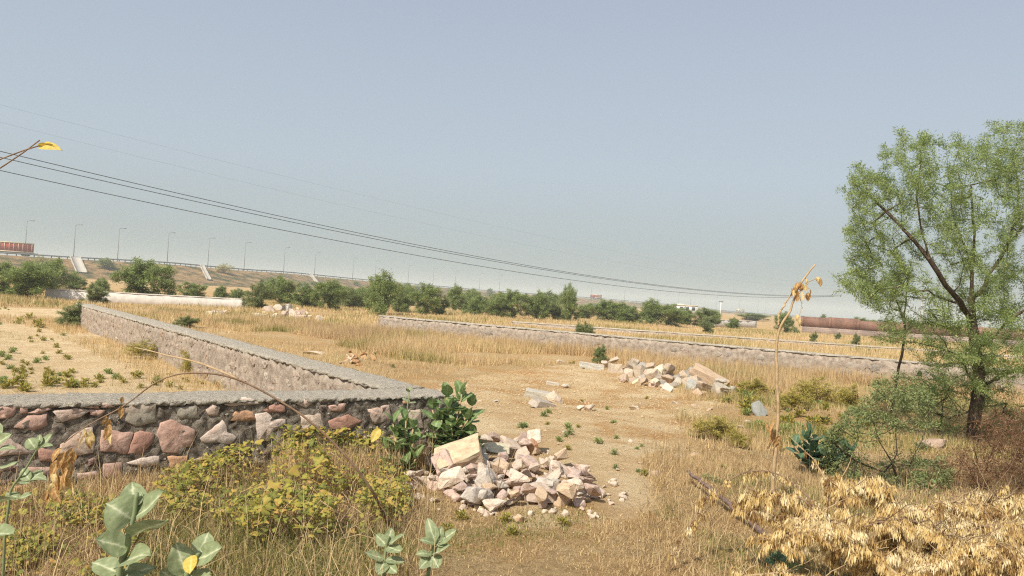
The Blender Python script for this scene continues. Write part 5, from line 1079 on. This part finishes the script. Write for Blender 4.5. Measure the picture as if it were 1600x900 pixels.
# golden dead brush: cut boughs with hanging dry leaves
def brush(label, pts, r0, dens, spread, seed, Lf=.05, fine=2, top=None):
    r = np.random.default_rng(seed); P = np.array([at(x, y - (22 if dens > 3 and 760 < y < 880 else 0), yy) for x, y, yy in pts]); root = thing('dead_bough', label, 'dead branch', (P[0][0], P[0][1], float(ground_z(P[0][0], P[0][1]))), 'golden dead boughs piled at the bottom right')
    q_ = smooth_path(P, 30); gs = Geo(); gs.tube(q_, np.linspace(r0, r0 * .3, 30), 5, cap=True); gl = Geo()
    n = int(dens * (2.3 if dens > 2 else 1.3) * np.linalg.norm(np.diff(q_, axis=0), axis=1).sum() * 10)
    for _ in range(n):
        i = r.integers(3, 29); a = q_[i]; d = r.normal(0, 1, 3); d[2] = abs(d[2]) * .3; d /= np.linalg.norm(d); L_ = r.uniform(.3, 1) * spread
        if r.random() < .16:
            d2 = d * [1, 1, 1.6] + [0, 0, r.uniform(0, .5)]; gs.tube(np.array([a + d2 * L_ * 1.7 * t + r.normal(0, .006, 3) for t in np.linspace(0, 1, 6)]), np.linspace(.004, .0015, 6), 3, cap=False)
        tw = np.array([a + d * L_ * t + np.array([0, 0, -.35 * L_ * t * t]) for t in np.linspace(0, 1, 5)]); gs.tube(tw, np.linspace(.0035, .0015, 5), 3, cap=False)
        k = int(fine * r.uniform(19, 36)); t = r.uniform(.25, 1, k); pp = np.stack([np.interp(t, np.linspace(0, 1, 5), tw[:, c]) for c in range(3)], 1) + r.normal(0, .010, (k, 3))
        dd = np.c_[r.normal(0, .22, k), r.normal(0, .22, k), -np.ones(k)] + d * .15
        lv = Geo(); 
        gl.leaves(pp, dd, r.normal(0, 1, (k, 3)) + [0, -1, .2], Lf * .92 * r.uniform(.5, 1.35, k), Lf * .17 * r.uniform(.7, 1.4, k), np.clip(r.normal(.5, .32) + r.normal(0, .18, k), 0, 1))
    gs.build('stem', M['twig'] if seed % 2 else M['pale_twig'], root); o = gl.build('leaves', M['deadleaf'], root); o['kind'] = 'stuff'; return root
brush('thin dead bough arching over the fallen branch, sparsely hung with dry leaves', [(1300, 850, 4.9), (1275, 790, 5.0), (1250, 762, 5.05), (1225, 745, 5.1), (1205, 735, 5.1), (1180, 734, 5.1), (1150, 742, 5.05), (1120, 765, 5.0), (1095, 790, 5.0), (1070, 835, 4.9), (1045, 880, 4.8)], .008, 1.9, .07, 91, .045, .9)
brush('pale dead twig leaning from the dark broad leaved plant to the pile', [(1296, 800, 5.4), (1290, 750, 5.5), (1272, 718, 5.6), (1252, 700, 5.6), (1232, 680, 5.65)], .008, .9, .06, 92, .04, .6)
brush('dead bough with the leftmost thick curtain of golden leaves', [(1310, 905, 4.5), (1290, 840, 4.6), (1255, 800, 4.7), (1215, 790, 4.75), (1180, 800, 4.75), (1165, 830, 4.7)], .012, 3.4, .17, 93, .052, 2)
brush('dead bough rising to a drooping golden tuft left of the green shrub foot', [(1330, 900, 4.6), (1325, 830, 4.8), (1312, 785, 4.9), (1300, 765, 5.0), (1315, 760, 5.0), (1322, 780, 4.95)], .012, 3.6, .14, 94, .055, 2)
brush('dead bough with the tallest golden tuft under the green shrub', [(1420, 910, 4.6), (1400, 850, 4.8), (1385, 800, 4.95), (1370, 770, 5.0), (1355, 768, 5.0), (1340, 790, 4.95)], .013, 4.4, .16, 95, .055, 2)
brush('dead bough lying along the bottom edge, its leaves hanging low', [(1440, 930, 4.2), (1380, 880, 4.3), (1310, 850, 4.35), (1250, 850, 4.35), (1200, 870, 4.3)], .012, 3.6, .17, 96, .052, 2)
brush('broad dead bough spreading golden leaves in the middle of the pile', [(1560, 930, 4.3), (1500, 870, 4.5), (1440, 840, 4.7), (1400, 830, 4.75), (1350, 845, 4.7)], .014, 5, .2, 97, .05, 2)
brush('dead bough across the right part of the pile, top of its golden leaves level', [(1640, 900, 4.6), (1590, 840, 4.8), (1540, 812, 4.95), (1490, 805, 5.0), (1440, 820, 4.95)], .014, 5.2, .2, 98, .048, 2)
brush('dead bough at the right edge of the pile, covered in dry leaflets', [(1680, 880, 4.7), (1640, 815, 4.9), (1600, 800, 4.95), (1550, 800, 5.0), (1520, 830, 4.9)], .013, 5.2, .19, 99, .048, 2)
brush('dead bough in the bottom right corner with tangled brownish leaves', [(1680, 960, 4.1), (1620, 890, 4.3), (1550, 865, 4.4), (1480, 880, 4.4), (1420, 900, 4.35)], .014, 5.6, .2, 100, .048, 2)
brush('bare pale stalk with a dried flower head at the back of the pile', [(1490, 830, 5.1), (1492, 800, 5.15), (1490, 775, 5.2), (1488, 768, 5.2)], .007, 1.6, .06, 101, .04, 1)
brush('dead bough low at the centre of the bottom edge', [(1330, 940, 4.2), (1280, 905, 4.3), (1220, 895, 4.3), (1160, 900, 4.3), (1130, 915, 4.25)], .010, 2.4, .14, 102, .05, 1.6)
brush('dead bough half way up the right side of the pile, leaves tightly tangled', [(1690, 930, 4.5), (1640, 870, 4.65), (1590, 840, 4.75), (1530, 845, 4.75), (1470, 865, 4.7), (1430, 880, 4.65)], .012, 5, .2, 103, .046, 2)
brush('dead bough filling the hollow left of the tallest tuft', [(1400, 930, 4.4), (1360, 880, 4.5), (1310, 840, 4.6), (1260, 830, 4.65), (1215, 845, 4.6)], .012, 4.4, .18, 104, .048, 2)
# ------------------------------------------------------------------ grass, weeds, litter
def scatter_world(n, x0, x1, y0, y1, seed):
    r = np.random.default_rng(seed); return np.c_[r.uniform(x0, x1, n), r.uniform(y0, y1, n)]
def off_walls(X):
    ok = np.ones(len(X), bool)
    for A_, u_, n_, L_, th in ((A1, u1, n1, L1, .52), (A2, u2, n2, L2, .46), (A3, u3, n3, L3, .42), (A5, u5, n5, L5, .3)):
        d = (X - A_[:2]); s = d @ u_[:2]; o_ = d @ n_[:2]; ok &= ~((s > -.05) & (s < L_ + .05) & (o_ < .03) & (o_ > -th - .03))
    return ok
dry = Geo(); near = Geo()
def lay(X, h, w, tint, lean=.35, seg=1, tuft=1, spread=.03, to=None):
    if not len(X): return
    X = np.repeat(X, tuft, 0); h = np.repeat(h, tuft); w = np.repeat(np.broadcast_to(w, (len(X) // tuft,)), tuft); tint = np.repeat(tint, tuft); n = len(X)
    X = X + RNG.normal(0, spread, X.shape); P = np.c_[X, ground_z(X[:, 0], X[:, 1]) - .01]
    (to or dry).blades(P, h * RNG.uniform(.45, 1.15, n), w * RNG.uniform(.7, 1.3, n), RNG.uniform(0, 6.28, n), np.abs(RNG.normal(0, lean, n)), np.clip(tint + RNG.normal(0, .09, n), 0, 1), seg)
def zone(n, box, seed):
    X = scatter_world(n, *box, seed); X = X[off_walls(X)]; x, y, d = project(np.c_[X, ground_z(X[:, 0], X[:, 1])])
    k = (d > 1) & (x > (-520 if seed == 2 else -120)) & (x < 1760) & (y < 990); return X[k], x[k], y[k]
# 1. tall tan grass of the middle plot
X, x, y = zone(60000, (-16, 14, 9, 40), 1)
side3 = (X - A3[:2]) @ n3[:2] > 0; side2 = (X - A2[:2]) @ n2[:2] < -.46
bare_ = inside(Z_BARE, x, y); tall = inside(Z_TALL, x, y)
nz_ = noise2(X[:, 0], X[:, 1], .9, 31); k = side3 & side2 & tall & (nz_ > .28)
t_ = .34 + .20 * noise2(X[k, 0], X[k, 1], .5, 32) + np.where(noise2(X[k, 0], X[k, 1], 1.3, 33) > .72, .28, 0)
lay(X[k], .18 + .30 * nz_[k], .007 + .0004 * X[k, 1], t_, .38, 1, 7, .07)
k = side3 & ((X - A3[:2]) @ n3[:2] < .9) & (x > 560); lay(X[k], np.full(k.sum(), .46), .016, .38 + .1 * nz_[k], .32, 1, 9, .10)
# thinner, shorter grass between
k = side3 & side2 & ~tall & ~bare_ & (nz_ > .42); lay(X[k], np.full(k.sum(), .13), .010, .38 + .25 * noise2(X[k, 0], X[k, 1], 1.1, 34), .5, 1, 4, .05)
k = bare_ & ~inside(Z_PATH, x, y) & (noise2(X[:, 0], X[:, 1], 1.6, 35) > .60); lay(X[k], np.full(k.sum(), .07), .008, .40 + .3 * noise2(X[k, 0], X[k, 1], 2, 36), .6, 1, 3, .05)
# 2. yellow grass beyond the far walls and out to the bushes
X, x, y = zone(90000, (-60, 60, 17, 75), 2)
side3 = (X - A3[:2]) @ n3[:2] > 0; beyond = (~side3 | (X[:, 1] > 30)) & ~inside(Z_INNER, x, y)
left_field = (X[:, 0] < -8) & (X[:, 1] > 24) & ~inside(Z_INNER, x, y)
nz_ = noise2(X[:, 0], X[:, 1], .35, 41); k = (beyond | left_field) & (nz_ > .22) & (X[:, 1] > 16)
lay(X[k], .14 + .22 * nz_[k], .014 + .0006 * X[k, 1], .42 + .22 * nz_[k] + np.where(noise2(X[k, 0], X[k, 1], .8, 42) > .68, .15, 0), .3, 1, 4, .14)
# 3. sandy inner plot: sparse creeping weeds
X, x, y = zone(26000, (-24, 0, 6, 26), 3)
k = inside(Z_INNER, x, y) & (noise2(X[:, 0], X[:, 1], 1.2, 43) > .66) & ((X - A2[:2]) @ n2[:2] > 0); lay(X[k], np.full(k.sum(), .07), .009, np.full(k.sum(), .76) - .15 * RNG.random(k.sum()), .8, 1, 4, .05)
k = inside(Z_INNER, x, y) & ((X - A2[:2]) @ n2[:2] > 0) & ((X - A2[:2]) @ n2[:2] < .9) & (noise2(X[:, 0], X[:, 1], 1.0, 44) > .40); lay(X[k], np.full(k.sum(), .22), .009, np.full(k.sum(), .52), .35, 1, 5, .05)
k = inside([(-40, 478), (150, 482), (230, 520), (120, 520), (-40, 500)], x, y); lay(X[k], np.full(k.sum(), .2), .014, np.full(k.sum(), .48), .3, 1, 3, .06)
# 4. right hand weeds and grass up to the grey wall, under the trees
X, x, y = zone(30000, (2.5, 14, 6, 22), 4); side3 = (X - A3[:2]) @ n3[:2] > 0
nz_ = noise2(X[:, 0], X[:, 1], 1.1, 45); k = side3 & (x > 1060) & (nz_ > .44) & ~bare_[:1].any()
lay(X[k], .05 + .16 * nz_[k], .008, np.where(noise2(X[k, 0], X[k, 1], .9, 46) > .48, .72, .42) + .1 * RNG.normal(0, 1, k.sum()), .45, 1, 5, .05)
# 5. foreground: matted dry grass with green underneath
X, x, y = zone(60000, (-4.2, 6.5, 3.2, 8.4), 5); front = (X - A1[:2]) @ n1[:2] > 0.02
nz_ = noise2(X[:, 0], X[:, 1], 1.5, 51); fg = front & (y > 735 - .06 * np.abs(x - 700) * (x > 1000)) & ~inside(HEAP1, x, y) & ~inside(Z_PATH, x, y)
g_ = noise2(X[:, 0], X[:, 1], 2.2, 52)
left = fg & (x < 640) & (nz_ > .22); cz = inside(CREEP, x, y) | inside(LEFTC, x, y); k = left; lay(X[k], (.05 + .15 * nz_[k]) * np.where(cz[k], .8, 1), .0042, np.where(g_[k] > .66, .78, .38) + .13 * RNG.normal(0, 1, k.sum()), .95, 2, 5, .04, near)
k = fg & (x >= 640) & (nz_ > .20) & (RNG.random(len(x)) < .62); lay(X[k], .02 + .05 * nz_[k], .0042, np.where(g_[k] > .47, .80, .42) + .11 * RNG.normal(0, 1, k.sum()), 1.0, 2, 5, .04, near)
# long dry stalks and brown runners tangled through it
X_, x_, y_ = zone(12000, (-4.2, 1.5, 3.2, 7.8), 16); kk = ((X_ - A1[:2]) @ n1[:2] > .05) & (x_ < 680) & (y_ > 700)
lay(X_[kk], RNG.uniform(.2, .55, kk.sum()), .0038, RNG.choice([.02, .1, .3, .45, .55], kk.sum()), 1.3, 2, 1, .02, near)
X_, x_, y_ = zone(5000, (.2, 6, 3.6, 9), 17); kk = (x_ > 1000) & (y_ > 700); lay(X_[kk], RNG.uniform(.1, .35, kk.sum()), .0035, RNG.choice([.05, .35, .5, .55], kk.sum()), 1.0, 2, 2, .02, near)
# golden leaf fall under the dead boughs
X_, x_, y_ = zone(9000, (1.2, 6, 3.4, 7), 18); kk = inside([(1120, 900), (1200, 800), (1330, 780), (1620, 790), (1740, 990), (1120, 990)], x_, y_); lay(X_[kk], np.full(kk.sum(), .05), .012, .56 + .04 * RNG.random(kk.sum()), 1.3, 1, 4, .05, near)
# straw litter lying flat
X_, x_, y_ = zone(150000, (-5, 9, 3.6, 17), 15); kk = ((X_ - A1[:2]) @ n1[:2] > .02) | ((X_ - A2[:2]) @ n2[:2] < -.5)
kk &= ((noise2(X_[:, 0], X_[:, 1], 2.4, 53) > .30) | (y_ > 830)) & ~inside(Z_PATH, x_, y_) & (~inside(Z_BARE, x_, y_) | (noise2(X_[:, 0], X_[:, 1], 1.7, 54) > .58)); lay(X_[kk], np.full(kk.sum(), .06), .005, .12 + .5 * RNG.random(kk.sum()), 5, 1, 2, .05, near)
# straw along the foot of the near wall, right of centre, tall and bleached
k = front & ((X - A1[:2]) @ n1[:2] < .55) & (x > 430) & (x < 660); lay(X[k], .30 + .22 * nz_[k], .0045, .36 + .12 * g_[k], .3, 2, 4, .03, near)
k = front & ((X - A1[:2]) @ n1[:2] < .35) & (x > -100) & (x <= 430) & (nz_ > .4); lay(X[k], .12 + .12 * nz_[k], .0045, .40 + .2 * g_[k], .4, 2, 3, .03, near)
# edge round the corner heap and the right foreground
k = (x > 880) & (y > 640) & ~inside(Z_PATH, x, y) & ~inside(Z_BARE, x, y) & front & (nz_ > .42) & (y < 760); lay(X[k], .05 + .09 * nz_[k], .006, np.where(g_[k] > .6, .78, .40), .7, 1, 4, .04, near)
o = dry.build('dry_grass', M['grass']); tag(o, 'tall dry tan and yellow grass over the plots', 'grass', None, 'stuff')
o = near.build('foreground_grass', M['grass']); tag(o, 'matted dry and green grass in the foreground', 'grass', None, 'stuff')
# shaded green growth under the shrubs, and low green mats on the dirt
X, x, y = zone(16000, (1.5, 8, 5.5, 12), 19); k = inside([(1215, 735), (1300, 700), (1450, 690), (1560, 700), (1620, 790), (1480, 815), (1250, 790)], x, y); lay(X[k], np.full(k.sum(), .13), .007, .80 + .1 * RNG.normal(0, 1, k.sum()), .7, 1, 6, .05, near)
X, x, y = zone(42000, (-3, 8, 3.8, 20), 20); k = ((X - A2[:2]) @ n2[:2] < -.5) & ((X - A1[:2]) @ n1[:2] > .05) | ((X - A2[:2]) @ n2[:2] < -.8)
k &= (x > 560) & ~inside(Z_PATH, x, y) & ~inside(HEAP1, x, y) & (noise2(X[:, 0], X[:, 1], 1.9, 57) > np.where(y > 790, .5, .66)); lay(X[k], np.full(k.sum(), .055), .007, .78 + .1 * RNG.normal(0, 1, k.sum()), .9, 1, 5, .05, near)
# loose gravel and crumbs of soil
g = Geo(); X, x, y = zone(34000, (-8, 9, 4.2, 22), 6); k = (inside(Z_BARE, x, y) | (RNG.random(len(x)) < .45)) & ((X - A1[:2]) @ n1[:2] > .02) | inside(Z_BARE, x, y)
X = X[k]; n = len(X); s = RNG.uniform(.005, .016, n) * np.where(RNG.random(n) < .05, 1.6, 1) * np.clip(X[:, 1] / 8, .6, 1.6); P = np.c_[X, ground_z(X[:, 0], X[:, 1]) + s * .25]
off = np.array([(1, 0, 0), (-.5, .9, 0), (-.6, -.8, 0), (0, 0, .8)]); V = P[:, None] + off[None] * s[:, None, None] * RNG.uniform(.6, 1.2, (n, 4, 1)); b = np.arange(n)[:, None] * 4
g.add(V.reshape(-1, 3), np.concatenate([b + [0, 1, 3], b + [1, 2, 3], b + [2, 0, 3]]), .5); o = g.build('gravel', M['gravel']); tag(o, 'loose gravel and soil crumbs on the bare ground', 'gravel', None, 'stuff')
# small green weeds one could count
def weed_mesh(seed, kind):
    r = np.random.default_rng(seed); n = 120; a = r.uniform(0, 6.28, n); el = r.uniform(.1, 1.3, n); d = np.c_[np.cos(a) * np.cos(el), np.sin(a) * np.cos(el), np.sin(el)]
    P = d * r.uniform(.05, .5, (n, 1)) * [.8, .8, 1]; g = Geo(); g.leaves(P, d + r.normal(0, .3, d.shape), r.normal(0, .4, d.shape) + [0, 0, 1], r.uniform(.14, .3, n), r.uniform(.07, .13, n), np.clip(r.normal(.55, .25, n), 0, 1)); return g.mesh('foliage', M[kind])
WM = [weed_mesh(i, k_) for i, k_ in enumerate(['creeper', 'creeper', 'bluebush', 'bush'])]
def weed(x, y, s, label, group, k=None):
    p = gnd(x, y); o = put('weed', WM[k if k is not None else random.randrange(4)], None, p); o.scale = (s, s, s * random.uniform(.7, 1.1)); o.rotation_euler = (0, 0, random.uniform(0, 6)); tag(o, label, 'weed', group, 'thing')
LM1 = [(115, 495, 'the bush at the far wall end'), (315, 555, 'the dried bush at the long wall'), (60, 625, 'the near wall'), (250, 620, 'the arching twig'), (20, 500, 'the left edge of the photo'), (20, 560, 'the left photo edge'), (220, 540, 'the long wall half way back'), (150, 560, 'the middle of the sandy plot'), (410, 600, 'the corner of the two walls'), (100, 540, 'the open sand')]
LM2 = [(490, 553, 'the flat pale stone'), (560, 568, 'the red earth mound'), (690, 605, 'the wall corner'), (860, 628, 'the triangular boulder'), (925, 577, 'the long grey slab'), (1025, 585, 'the boulder row'), (1110, 608, 'the brown slanting slab'), (1186, 645, 'the upright grey slab'), (800, 780, 'the corner heap'), (700, 535, 'the tall tan grass'), (1215, 600, 'the bare sapling'), (1070, 715, 'the loose stones on the dirt'), (1275, 620, 'the yellow weed bush'), (960, 700, 'the bare track'), (900, 540, 'the grey wall'), (1075, 755, 'the fallen branch tip')]
rw = random.Random(77); c = 0
while c < 85:
    x, y = rw.uniform(-10, 420), 480 + 130 * rw.random() ** 1.0
    if noise2(np.array([x]), np.array([y * 2.5]), .02, 91)[0] < .45: continue
    if inside(Z_INNER, np.array([x]), np.array([y]))[0] and (gnd(x, y)[:2] - A2[:2]) @ n2[:2] > .1 and (gnd(x, y)[:2] - A1[:2]) @ n1[:2] < -.6:
        weed(x, y, rw.uniform(.10, .20), wl('weed in the sandy plot', x, y, LM1), 'weeds in the sandy plot', rw.choice([0, 1, 0, 3])); c += 1
for x, y, s in [(12, 606, .32), (38, 612, .34), (26, 600, .3), (104, 590, .3), (46, 500, .5), (60, 512, .5), (75, 604, .34), (110, 606, .36), (90, 600, .3), (30, 505, .45)]: weed(x, y, s * .8, wl('bigger yellow weed clump', x, y, LM1), 'weed clumps in the sandy plot', 0)
c = 0
while c < 70:
    x, y = rw.uniform(560, 1330), rw.uniform(520, 760); p = gnd(x, y)
    if noise2(p[0], p[1], 1.1, 90) < .5: continue
    if (p[:2] - A3[:2]) @ n3[:2] > .2 and (p[:2] - A2[:2]) @ n2[:2] < -.6 and not inside(HEAP1, np.array([x]), np.array([y]))[0]: weed(x, y, rw.uniform(.07, .15), wl('small green weed', x, y, LM2), 'weeds in the open plot', rw.choice([2, 3, 0])); c += 1
for x, y in [(760, 800), (790, 815), (720, 812), (800, 835), (700, 830), (880, 820)]: weed(x, y, .13, wl('low yellow green weed', x, y, [(700, 800, 'the heap and the small milkweed'), (720, 812, 'the round lichened stone'), (765, 800, 'the dry stalk in the heap'), (800, 818, 'the small tan stone'), (800, 850, 'the heap, furthest forward'), (880, 815, 'the right end of the heap')]), 'weeds before the corner heap', 0)
# dry stalk growing out of the corner heap
p = gnd(774, 786); root = thing('dry_stalk', 'thin dry branching stalk standing in the corner stone heap', 'twig', p); g = Geo()
for pts in ([(0, 0, 0), (0, .02, .25), (.02, .02, .4)], [(0, 0, .06), (.07, 0, .25), (.14, .02, .44)], [(0, 0, .08), (-.06, 0, .22), (-.08, .02, .32)]): g.tube(smooth_path([p + np.array(q_) for q_ in pts], 8), .003, 4)
g.build('stem', M['twig'], root)
c = 0
while c < 75:                                                     # leggy yellow green weeds between the boulder row and the shrubs
    x, y = rw.uniform(1090, 1370), rw.uniform(575, 700)
    if not inside(Z_WEEDS, np.array([x]), np.array([y]))[0]: continue
    weed(x, y, rw.uniform(.14, .34), wl('yellow green weed', x, y, LM2 + [(1330, 610, 'the pinkish stone mound'), (1278, 720, 'the dark broad leaved plant'), (1350, 660, 'the feathery shrub'), (1150, 600, 'the right tip of the row'), (1120, 690, 'the low green patch')]), 'yellow weeds right of the boulder row', rw.choice([0, 0, 1, 3])); c += 1
# ------------------------------------------------------------------ the season's haze
hm, N, L = new_mat('haze_air'); pv = N.new('ShaderNodeVolumePrincipled'); pv.inputs['Color'].default_value = rgb(.86, .93, .94); pv.inputs['Density'].default_value = .00075; pv.inputs['Anisotropy'].default_value = 0
o_ = N.new('ShaderNodeOutputMaterial'); L.new(pv.outputs[0], o_.inputs['Volume'])
hgeo = Geo(); hgeo.box((0, 735, 10), (910, 785, 11.2)); hzo = hgeo.build('haze', hm); tag(hzo, kind='stuff')
